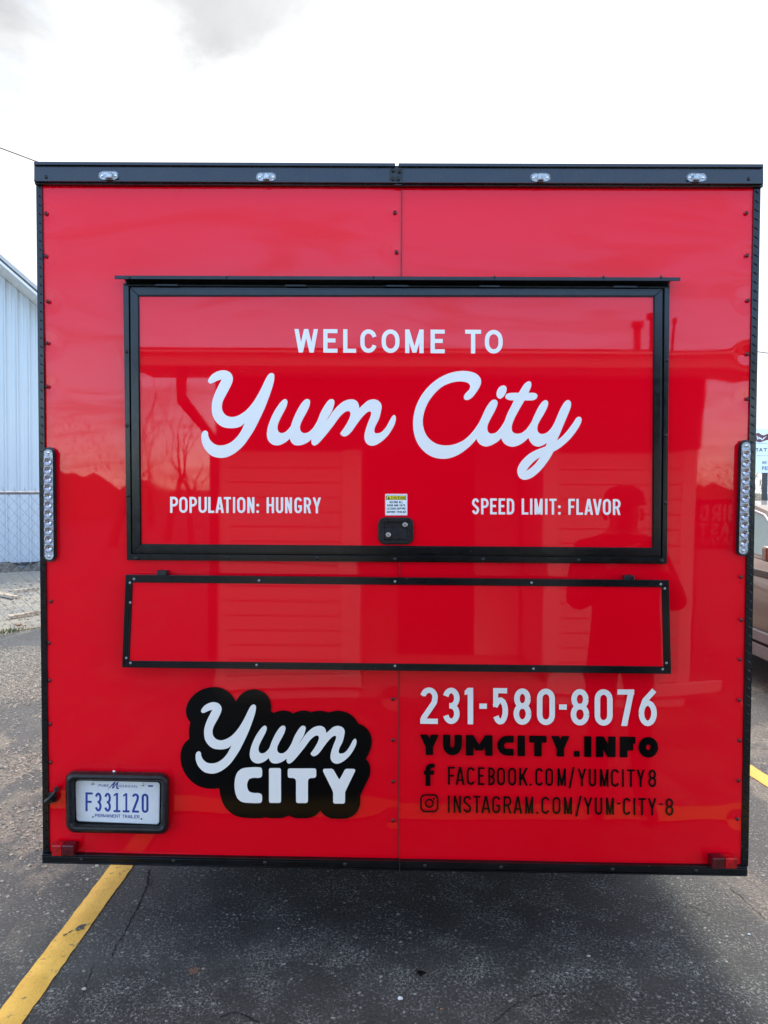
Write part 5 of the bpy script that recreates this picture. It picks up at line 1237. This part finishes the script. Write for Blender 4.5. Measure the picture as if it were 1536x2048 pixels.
M['clad'] = mat('grey_cladding', (.20, .20, .20), .45, build=wear(8, .15))
M['glass'] = mat('tinted_glass', (.16, .26, .25), .06, spec=.7, build=wear(3, .1))
M['wpaint'] = mat('white_car_paint', (.72, .75, .78), .2, coat=.6, build=wear(2, .04))
M['lglass'] = mat('sky_glass', (.45, .52, .58), .06, spec=.7, build=wear(3, .1))
car('parked_car', 'tan sport utility car with grey lower cladding parked right of the trailer', (4.14, 5.02, 0), math.radians(180), M['gold'], M['clad'], M['glass'], L_=5.2, Hh=1.62, belt=1.16)
car('parked_car', 'white wagon with black roof rails parked behind the tan car', (5.75, 10.4, 0), math.radians(180), M['wpaint'], M['wpaint'], M['lglass'], rack=True, Hh=1.50, belt=1.02)

# roadside sign board beyond the cars (only its left end shows)
SY = 13.0
sg_ = thing('sign_board', 'white sign board with dark red banner shape on black posts beyond the cars', 'sign', (at(1550, 1000, SY).x, SY, 0))
x0s, x1s = at(1511.5, 900, SY).x, at(1511.5, 900, SY).x + 1.5
zt_s, zb_s = at(1520, 857, SY).z, at(1520, 945.5, SY).z
M['signw'] = mat('sign_white', (.72, .80, .84), .4, build=wear(3, .04)); M['maroon'] = mat('sign_maroon', (.11, .012, .025), .4, build=wear(6, .1)); M['signk'] = mat('sign_ink', (.09, .10, .11), .5, build=wear(6, .1)); M['post'] = mat('black_post', (.025, .025, .028), .45, build=wear(8, .3))
mb = MB(); mb.box(x0s, x1s, SY, SY + .04, zb_s, zt_s); mb.build('board', M['signw'], sg_, bevel=.004)
for px_ in (1529.5, 1529.5 + 9.5): pass
xpo = at(1529, 960, SY).x
for xx in (xpo, x1s - .25): mb = MB(); mb.box(xx, xx + .09, SY + .045, SY + .12, 0, zt_s - .05); mb.build('post', M['post'], sg_, bevel=.004)
vinyl('banner_shape', [spline([(1512.5,868),(1516,865.5),(1521,868),(1526,870.5),(1532,869),(1540,866),(1552,868),(1566,866),(1567,880),(1550,884),(1536,880),(1528,882),(1520,884.5),(1512.5,882)], 3)], M['maroon'], sg_, SY - .004, tol=0)
vinyl('banner_script', [[(1513,871),(1516,873),(1515.5,877),(1518.5,873),(1520,876.5),(1522,874.5),(1524,879),(1527,875.5),(1533,872.5),(1527,878.5),(1524,881),(1521.5,878),(1519.5,878.5),(1518,876.5),(1515,880)]], M['signw'], sg_, SY - .008, tol=0)
for yy in (886.6, 911.5): mb = MB(); a = at(1513, yy, SY); mb.box(a.x, x1s - .03, SY - .003, SY, a.z - .003, a.z + .003); mb.build('rule_line', M['signk'], sg_)
letters('sign_lettering', [('T', 1511.9, 1516.6), ('A', 1518, 1525.5), ('T', 1527, 1534.5), ('T', 1536, 1543), ('O', 1545, 1552), ('O', 1554, 1561)], (1511, 896, 903, 1561, 896, 903), .24, M['signk'], sg_, SY - .004, h=.3)
letters('sign_lettering', [('N', 1525, 1529), ('E', 1530.5, 1534), ('W', 1536, 1541)], (1525, 922, 928, 1541, 922, 928), .16, M['signk'], sg_, SY - .004, h=.3)
letters('sign_lettering', [('P', 1524, 1528), ('R', 1529.5, 1533.5), ('I', 1535, 1536)], (1524, 932.5, 940.5, 1541, 932.5, 940.5), .16, M['signk'], sg_, SY - .004, h=.3)

# ------------------------------------------------------------------ bare trees and scrub (right background, and behind the camera where the wrap mirrors them)
M['bark'] = mat('grey_bark', (.13, .11, .09), .9, build=wear(6, .3, .01, 25))
def bare_tree(x, y, h, label, seed, group=None, depth=6, cat='tree'):
    r_ = random.Random(seed); t = thing('bare_tree', label, cat, (x, y, 0), 0, group)
    trunk = MB(); crown = MB()
    def grow(mb, p_, d, l, rad, lev):
        pts = [p_]; q = p_.copy(); dd = d.copy(); n = 4
        for i in range(n):
            dd = (dd + Vector((r_.uniform(-.16, .16), r_.uniform(-.16, .16), r_.uniform(-.02, .12)))).normalized(); q = q + dd * l / n; pts.append(q.copy())
        rads = [rad * (1 - .45 * i / n) for i in range(n + 1)]
        mb.tube(pts, rads, 7 if lev < 2 else (4 if lev < 4 else 3), cap=False)
        if lev >= depth: return
        for k in range(r_.choice([2, 3, 3]) if lev < 4 else 3):
            a = r_.uniform(0, 6.3); sp = r_.uniform(.35, .85); base = pts[r_.choice([2, 3, 4])] if k else pts[-1]
            o_ = dd.orthogonal().normalized(); o_.rotate(Matrix.Rotation(a, 3, dd)); nd = (dd + o_ * sp).normalized()
            grow(crown, base, nd, l * r_.uniform(.6, .82), rads[-1] * r_.uniform(.55, .8), lev + 1)
    grow(trunk, Vector((x, y, 0)), Vector((0, 0, 1)), h * .30, h * .020, 0)
    trunk.build('trunk', M['bark'], t, smooth=True); c = crown.build('crown', M['bark'], t); return t
# ---- the things below stand behind the camera and show only as reflections in the red wrap
def rfl(px_, py_, Y):
    "world point on plane y=Y whose mirror image in the trailer face falls on pixel px, py"
    q = at(px_, py_, -Y); return Vector((q.x, Y, q.z))
for i, (px_, D_, h_) in enumerate(((335, -22, 7.0), (385, -20, 5.4), (225, -24, 8.6), (300, -30, 7.5))):
    q = rfl(px_, 1000, D_)
    bare_tree(q.x, q.y, h_, ['slender bare tree mirrored left of the script lettering', 'smaller bare tree mirrored beside the white house corner', 'tall bare tree mirrored left of the hatch frame', 'farther bare tree mirrored between the taller ones'][i], 20 + i, 'bare trees behind the viewpoint', depth=5)
def thicket(name, x0, x1, y, hfun, m, label, seed, n=5000, dep=3):
    r_ = random.Random(seed); v = []; f = []
    for k in range(n):
        x = r_.uniform(x0, x1); H = hfun(x); z = H * (r_.random() ** .7); yy = y + r_.uniform(-dep, dep); s = r_.uniform(.15, .5)
        d = Vector((r_.gauss(0, .5), r_.gauss(0, .4), r_.uniform(.3, 1.3))).normalized() * s; w = s * r_.uniform(.03, .12); b = len(v)
        v += [(x, yy, z), (x + w, yy, z + .01), (x + d.x + w * .4, yy + d.y, z + d.z), (x + d.x, yy + d.y, z + d.z)]; f.append((b, b + 1, b + 2, b + 3))
    # inner mass of brush so that it is not see-through near the ground
    b0 = len(v); st_ = 140
    for i in range(st_ + 1):
        x = x0 + (x1 - x0) * i / st_; H = hfun(x) * .52 * r_.uniform(.6, 1.3)
        v += [(x, y - dep, 0), (x, y - dep * .7, H * .75), (x, y, H), (x, y + dep * .7, H * .75), (x, y + dep, 0)]
    for i in range(st_):
        for k in range(4): a = b0 + i * 5 + k; f.append((a, a + 1, a + 6, a + 5))
    o = mesh_obj(name, v, f, m); return tag(o, label, kind='stuff')
M['brush'] = mat('winter_brush', (.16, .14, .10), .95, build=wear(3, .35, .03, 12))
thicket('woods', -60, 60, -62, lambda x: 5.5 + 2.5 * math.sin(x * .13) + 1.2 * math.sin(x * .41), M['brush'], 'leafless woods along the skyline behind the viewpoint', 1, 22000, 4)
thicket('scrub', 8, 60, 34, lambda x: 2.6 + .5 * math.sin(x * .5) + .3 * math.sin(x * 1.7), M['brush'], 'grey brown winter scrub beyond the parked cars', 2, 9000, 3)
thicket('scrub', -60, -18, 50, lambda x: 3.0 + .8 * math.sin(x * .3), M['brush'], 'winter scrub far beyond the metal building', 3, 3000, 3)

# ---- white house behind the camera
HY_ = -3.55
M['siding'] = mat('white_vinyl_siding', (.66, .66, .65), .5, build=wear(3, .04)); M['trimw'] = mat('white_trim', (.82, .82, .80), .4, build=wear(4, .03))
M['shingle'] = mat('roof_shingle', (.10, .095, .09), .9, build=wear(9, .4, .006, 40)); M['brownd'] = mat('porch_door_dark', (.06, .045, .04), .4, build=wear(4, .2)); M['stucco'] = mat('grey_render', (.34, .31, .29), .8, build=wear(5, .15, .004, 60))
hs = thing('house', 'white clapboard house with gutter and porch recess mirrored in the red wrap', 'house', (0, HY_, 0))
xLw0, xLw1 = rfl(441, 1100, HY_).x, rfl(720, 1100, HY_).x
xRw0, xRw1 = rfl(1085, 1100, HY_).x, rfl(1396, 1100, HY_).x
z_ev = rfl(800, 742, HY_ + .45).z
BM = {}
def boards(x0, x1, Y, z0, z1):
    n = int((z1 - z0) / .121); key = round(x1 - x0, 3)
    v = []; h_ = .121
    me = bpy.data.meshes.new('siding_board'); w = x1 - x0
    me.from_pydata([(0, 0, 0), (w, 0, 0), (w, .014, 0), (0, .014, 0), (0, 0, h_), (w, 0, h_), (w, .003, h_), (0, .003, h_)], [], [(0, 1, 2, 3), (3, 2, 6, 7), (0, 3, 7, 4), (1, 5, 6, 2), (4, 7, 6, 5)])
    me.materials.append(M['siding']); fix_normals(me)
    for k in range(n): put(me, 'siding_board', (x0, Y, z0 + k * h_), hs)
boards(xLw0 + .09, xLw1 - .16, HY_, .22, 2.10); boards(xRw0 + .12, xRw1 - .10, HY_, .22, 2.10)
def hb(nm, x0, x1, y0, y1, z0, z1, m): mb = MB(); mb.box(x0, x1, y0, y1, z0, z1); return mb.build(nm, M[m], hs, bevel=.003)
BK = HY_ - 1.15
hb('wall', xLw0, xLw1, HY_ - 6, HY_ - .001, 0, z_ev, 'siding'); hb('wall', xRw0, xRw1, HY_ - 6, HY_ - .001, 0, z_ev, 'siding')
hb('wall', xLw1 + .001, xRw0 - .001, HY_ - 6.01, BK, 0, z_ev, 'stucco')
for (x0, x1) in ((xLw0 - .01, xLw0 + .09), (xLw1 - .15, xLw1 + .01), (xRw0 - .01, xRw0 + .12), (xRw1 - .10, xRw1 + .012)): hb('corner_board', x0, x1, HY_ - .02, HY_ + .022, .18, 2.06, 'trimw')
for (x0, x1) in ((xLw0 - .02, xLw1 + .02), (xRw0 - .02, xRw1 + .3)): hb('base_board', x0, x1, HY_ - .02, HY_ + .03, .10, .20, 'trimw')
hb('foundation', xLw0 + .01, xRw1 - .01, HY_ - 5.9, HY_ - .006, 0, .10, 'stucco')
hb('porch_door', (xLw1 + xRw0) / 2 - .42, (xLw1 + xRw0) / 2 + .45, BK + .003, BK + .05, .15, 2.15, 'brownd')
hb('porch_panel', xRw0 - .45, xRw0 - .02, BK + .003, BK + .06, .15, 2.3, 'trimw')
hb('dark_eave_band', xLw0 - .03, xRw1 + .03, HY_ - .05, HY_ + .03, 2.062, z_ev - .003, 'brownd')  # dark brown band across the front, from siding top to eave
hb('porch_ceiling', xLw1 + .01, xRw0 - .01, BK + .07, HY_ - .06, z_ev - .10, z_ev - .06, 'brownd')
hb('porch_step', xLw1 + .02, xRw0 - .02, BK + .05, HY_ - .02, 0, .15, 'stucco')
xg0, xg1 = rfl(262, 720, HY_ + .5).x, 4.2
hb('soffit', xg0 + .02, xg1 - .02, HY_ - .005, HY_ + .42, z_ev, z_ev + .02, 'trimw')
hb('fascia', xg0 + .01, xg1, HY_ + .42, HY_ + .445, z_ev - .02, z_ev + .15, 'trimw')
zg0, zg1 = rfl(800, 742, HY_ + .5).z, rfl(800, 708, HY_ + .5).z
mb = MB(); mb.hexa([(xg0, HY_ + .55, zg0 + .02), (xg1, HY_ + .55, zg0 + .02), (xg1, HY_ + .58, zg1), (xg0, HY_ + .58, zg1), (xg0, HY_ + .45, zg0), (xg1, HY_ + .45, zg0), (xg1, HY_ + .45, zg1), (xg0, HY_ + .45, zg1)]); mb.build('gutter', M['trimw'], hs, bevel=.006)
mb = MB(); mb.tube([(xg0, HY_ + .585, zg1 - .008), (xg1, HY_ + .585, zg1 - .008)], .012, 8); mb.build('gutter_lip', M['trimw'], hs, smooth=True)
mb = MB(); mb.hexa([(xg0, HY_ + .44, z_ev + .14), (xg1, HY_ + .44, z_ev + .14), (xg1, HY_ + .44, z_ev + .17), (xg0, HY_ + .44, z_ev + .17), (xg0, HY_ - 3, z_ev + .42), (xg1, HY_ - 3, z_ev + .42), (xg1, HY_ - 3, z_ev + .45), (xg0, HY_ - 3, z_ev + .45)]); mb.build('roof', M['shingle'], hs)
# gable return and downspout
dpx = rfl(368, 780, HY_ + .46).x; dtop = zg0 + .01; del_ = rfl(368, 800, HY_ + .46).z
ex = rfl(440, 880, HY_ + .08)
mb = MB(); mb.tube([(dpx, HY_ + .5, dtop), (dpx, HY_ + .5, del_), (ex.x - .04, HY_ + .08, ex.z), (ex.x - .04, HY_ + .08, .35)], .05, 4); mb.build('downspout', M['dark'], hs)
for (px_, ptop, rr_) in ((1272, 656, .035), (1306, 640, .045), (1350, 640, .012)):
    q = rfl(px_, 703, HY_ - .9); qt = rfl(px_, ptop, HY_ - .9); mb = MB(); mb.tube([(q.x, q.y, q.z - .1), (q.x, q.y, qt.z)], rr_, 10); mb.tube([(q.x, q.y, qt.z), (q.x, q.y, qt.z + .05)], rr_ * 1.7, 10); mb.build('vent_pipe', M['dark'], hs)

# banner beside the house, facing the trailer; its far end is mirrored beside the right lamp bar
BYY = -6.2
ba, bb_ = rfl(1414, 1012, BYY), rfl(1414, 1086, BYY)
xw1 = ba.x; bn = thing('banner', 'dark banner with white lettering mirrored beside the right lamp bar', 'sign', (xw1 + .6, BYY, 0))
M['banner'] = mat('banner_dark', (.05, .045, .045), .6, build=wear(3, .1)); M['bannerw'] = mat('banner_white', (.8, .8, .8), .5, build=wear(3, .04))
mb = MB(); mb.box(xw1 - .04, xw1 + .72, BYY - .03, BYY, bb_.z - .05, ba.z + .06); mb.build('cloth', M['banner'], bn)
for xx in (xw1, xw1 + .68): mb = MB(); mb.tube([(xx, BYY - .05, 0), (xx, BYY - .05, ba.z + .1)], .02, 8); mb.build('post', M['galv'], bn)
def btext(s, x0, x1, z0, z1, t):
    # seen from the trailer (+y looking to -y) text runs towards -x
    sp_ = autoline(s, 0, (x1 - x0) * 500, gap=.25); H = (z1 - z0) * 500; mb = MB()
    for ch, a, b in sp_:
        for q in glyph(ch, (b - a) / H, t):
            pts = [(x1 - (a + u * H) / 500, z0 + v_ * H / 500) for u, v_ in q]; dd = BYY + .002 + .0002 * (len(mb.v) % 37); n = len(pts)
            mb.add([(x, dd, z) for x, z in pts], [tuple(range(n))])
    mb.build('banner_lettering', M['bannerw'], bn)
hh_ = (ba.z - bb_.z)
btext('THIRD', xw1, xw1 + .58, ba.z - hh_ * .42, ba.z, .22); btext('COAST', xw1, xw1 + .62, bb_.z + hh_ * .24, bb_.z + hh_ * .54, .22); btext('CREATIVE', xw1, xw1 + .60, bb_.z, bb_.z + hh_ * .18, .16)

# bystander standing just outside the right edge of the view; mirrored as a dark silhouette
def person(px_, label):
    Y = -1.32; X_ = rfl(px_, 1000, Y).x; H = 1.80
    t = thing('person', label, 'person', (X_, Y, 0))
    J = {'pelvis': (0, 0, .94), 'belly': (0, .01, 1.10), 'chest': (0, 0, 1.30), 'upper': (0, 0, 1.44), 'neck': (0, .01, 1.52), 'head': (0, .03, 1.62), 'crown': (0, .02, 1.71),
         'hl': (-.10, 0, .90), 'kl': (-.12, .03, .50), 'al': (-.13, 0, .10), 'tl': (-.15, .17, .045), 'hr': (.10, 0, .90), 'kr': (.12, .03, .50), 'ar': (.13, 0, .10), 'tr': (.15, .17, .045),
         'sl': (-.19, 0, 1.42), 'el': (-.29, .12, 1.16), 'wl': (-.10, .34, 1.38), 'sr': (.19, 0, 1.42), 'er': (.29, .12, 1.16), 'wr': (.10, .34, 1.38)}
    Rr = {'pelvis': .16, 'belly': .16, 'chest': .18, 'upper': .14, 'neck': .056, 'head': .092, 'crown': .075, 'hl': .115, 'kl': .07, 'al': .05, 'tl': .04, 'hr': .115, 'kr': .07, 'ar': .05, 'tr': .04, 'sl': .085, 'el': .058, 'wl': .04, 'sr': .085, 'er': .058, 'wr': .04}
    E = [('pelvis', 'belly'), ('belly', 'chest'), ('chest', 'upper'), ('upper', 'neck'), ('neck', 'head'), ('head', 'crown'), ('pelvis', 'hl'), ('hl', 'kl'), ('kl', 'al'), ('al', 'tl'), ('pelvis', 'hr'), ('hr', 'kr'), ('kr', 'ar'), ('ar', 'tr'), ('upper', 'sl'), ('sl', 'el'), ('el', 'wl'), ('upper', 'sr'), ('sr', 'er'), ('er', 'wr')]
    for s, w in (('l', -1), ('r', 1)):
        bx, by, bz = J['w' + s]; J['p' + s] = (bx - .02 * w, by + .03, bz + .06); Rr['p' + s] = .032; E.append(('w' + s, 'p' + s))
        for k in range(4):
            a = 'f%d%s' % (k, s); b = 'g%d%s' % (k, s); px2 = bx - .03 * w; fz = bz + .045 + .02 * k
            J[a] = (px2 - .012 * w, by + .065, fz); J[b] = (px2 - .040 * w, by + .072 - .002 * abs(k - 1), fz + .004); Rr[a] = .0095; Rr[b] = .008; E += [('p' + s, a), (a, b)]
        a = 'th' + s; J[a] = (bx - .035 * w, by + .015, bz + .10); Rr[a] = .010; E.append(('p' + s, a))
    names = list(J); idx = {n_: i for i, n_ in enumerate(names)}
    me = bpy.data.meshes.new('body'); me.from_pydata([(J[n_][0], J[n_][1], J[n_][2]) for n_ in names], [(idx[a], idx[b]) for a, b in E], [])
    tmp = bpy.data.objects.new('body', me); COL.objects.link(tmp)
    sk = tmp.modifiers.new('skin', 'SKIN')
    for i, n_ in enumerate(names): me.skin_vertices[0].data[i].radius = (Rr[n_] * (1.15 if n_ in ('chest', 'upper', 'belly', 'pelvis') else 1), Rr[n_] * (.72 if n_ in ('chest', 'upper', 'belly', 'pelvis') else 1)); me.skin_vertices[0].data[i].use_root = (n_ == 'pelvis')
    ss_ = tmp.modifiers.new('sub', 'SUBSURF'); ss_.levels = 2; ss_.render_levels = 2
    dg = bpy.context.evaluated_depsgraph_get(); m2 = bpy.data.meshes.new_from_object(tmp.evaluated_get(dg)); bpy.data.objects.remove(tmp)
    m2.name = 'body'; m2.materials.clear()
    for k_ in ('cloth', 'denim', 'skin'): m2.materials.append(M[k_])
    for p_ in m2.polygons:
        z = p_.center.z; x = abs(p_.center.x); p_.use_smooth = True
        p_.material_index = 2 if (z > 1.515 ) else (1 if z < .96 else 0)
        if z > 1.57 and p_.center.y < .015: p_.material_index = 0
        if p_.center.y > .335 and z > 1.36: p_.material_index = 2
    o = bpy.data.objects.new('body', m2); o.matrix_basis = Matrix.Translation((X_, Y, 0)); link(o, t)
    # cap with a brim, nose, ears
    mb = MB(); cz = 1.69; n = 20; v = []
    for a, rr_ in ((0, 1.0), (.5, .93), (.9, .7), (1.25, .35)):
        v += [(X_ + .104 * rr_ * math.cos(2 * math.pi * k / n), Y + .02 + .118 * rr_ * math.sin(2 * math.pi * k / n), cz + .085 * math.sin(a)) for k in range(n)]
    mb.add(v, [(j * n + k, j * n + (k + 1) % n, (j + 1) * n + (k + 1) % n, (j + 1) * n + k) for j in range(3) for k in range(n)] + [tuple(3 * n + k for k in range(n))])
    mb.hexa([(X_ - .08, Y + .10, cz - .004), (X_ + .08, Y + .10, cz - .004), (X_ + .08, Y + .10, cz + .006), (X_ - .08, Y + .10, cz + .006), (X_ - .055, Y + .21, cz - .02), (X_ + .055, Y + .21, cz - .02), (X_ + .055, Y + .21, cz - .012), (X_ - .055, Y + .21, cz - .012)])
    mb.build('cap', M['cloth'], t, smooth=True)
    mb = MB(); mb.tube([(X_, Y + .115, 1.645), (X_, Y + .145, 1.61), (X_, Y + .12, 1.60)], [.008, .014, .012], 8)
    for s in (-1, 1): mb.tube([(X_ + s * .092, Y + .02, 1.59), (X_ + s * .106, Y + .01, 1.62), (X_ + s * .094, Y + .02, 1.65)], [.01, .014, .01], 8)
    mb.build('face_features', M['skin'], t, smooth=True)
M['cloth'] = mat('dark_jacket', (.018, .018, .022), .85, build=wear(12, .3, .002, 150)); M['denim'] = mat('dark_jeans', (.025, .032, .05), .85, build=wear(12, .3)); M['skin'] = mat('skin', (.45, .25, .18), .55, build=wear(20, .1))
person(1243, 'person in dark jacket and cap standing right of the viewpoint, mirrored in the wrap')
pp = rfl(1243, 1000, -1.32)
mb = MB(); mb.box(pp.x - .075, pp.x + .075, -1.32 + .385, -1.32 + .393, 1.435, 1.51)
tag(mb.build('phone', M['rubber'], bevel=.003), 'black phone held up sideways in both hands of the person beside the viewpoint', 'phone')
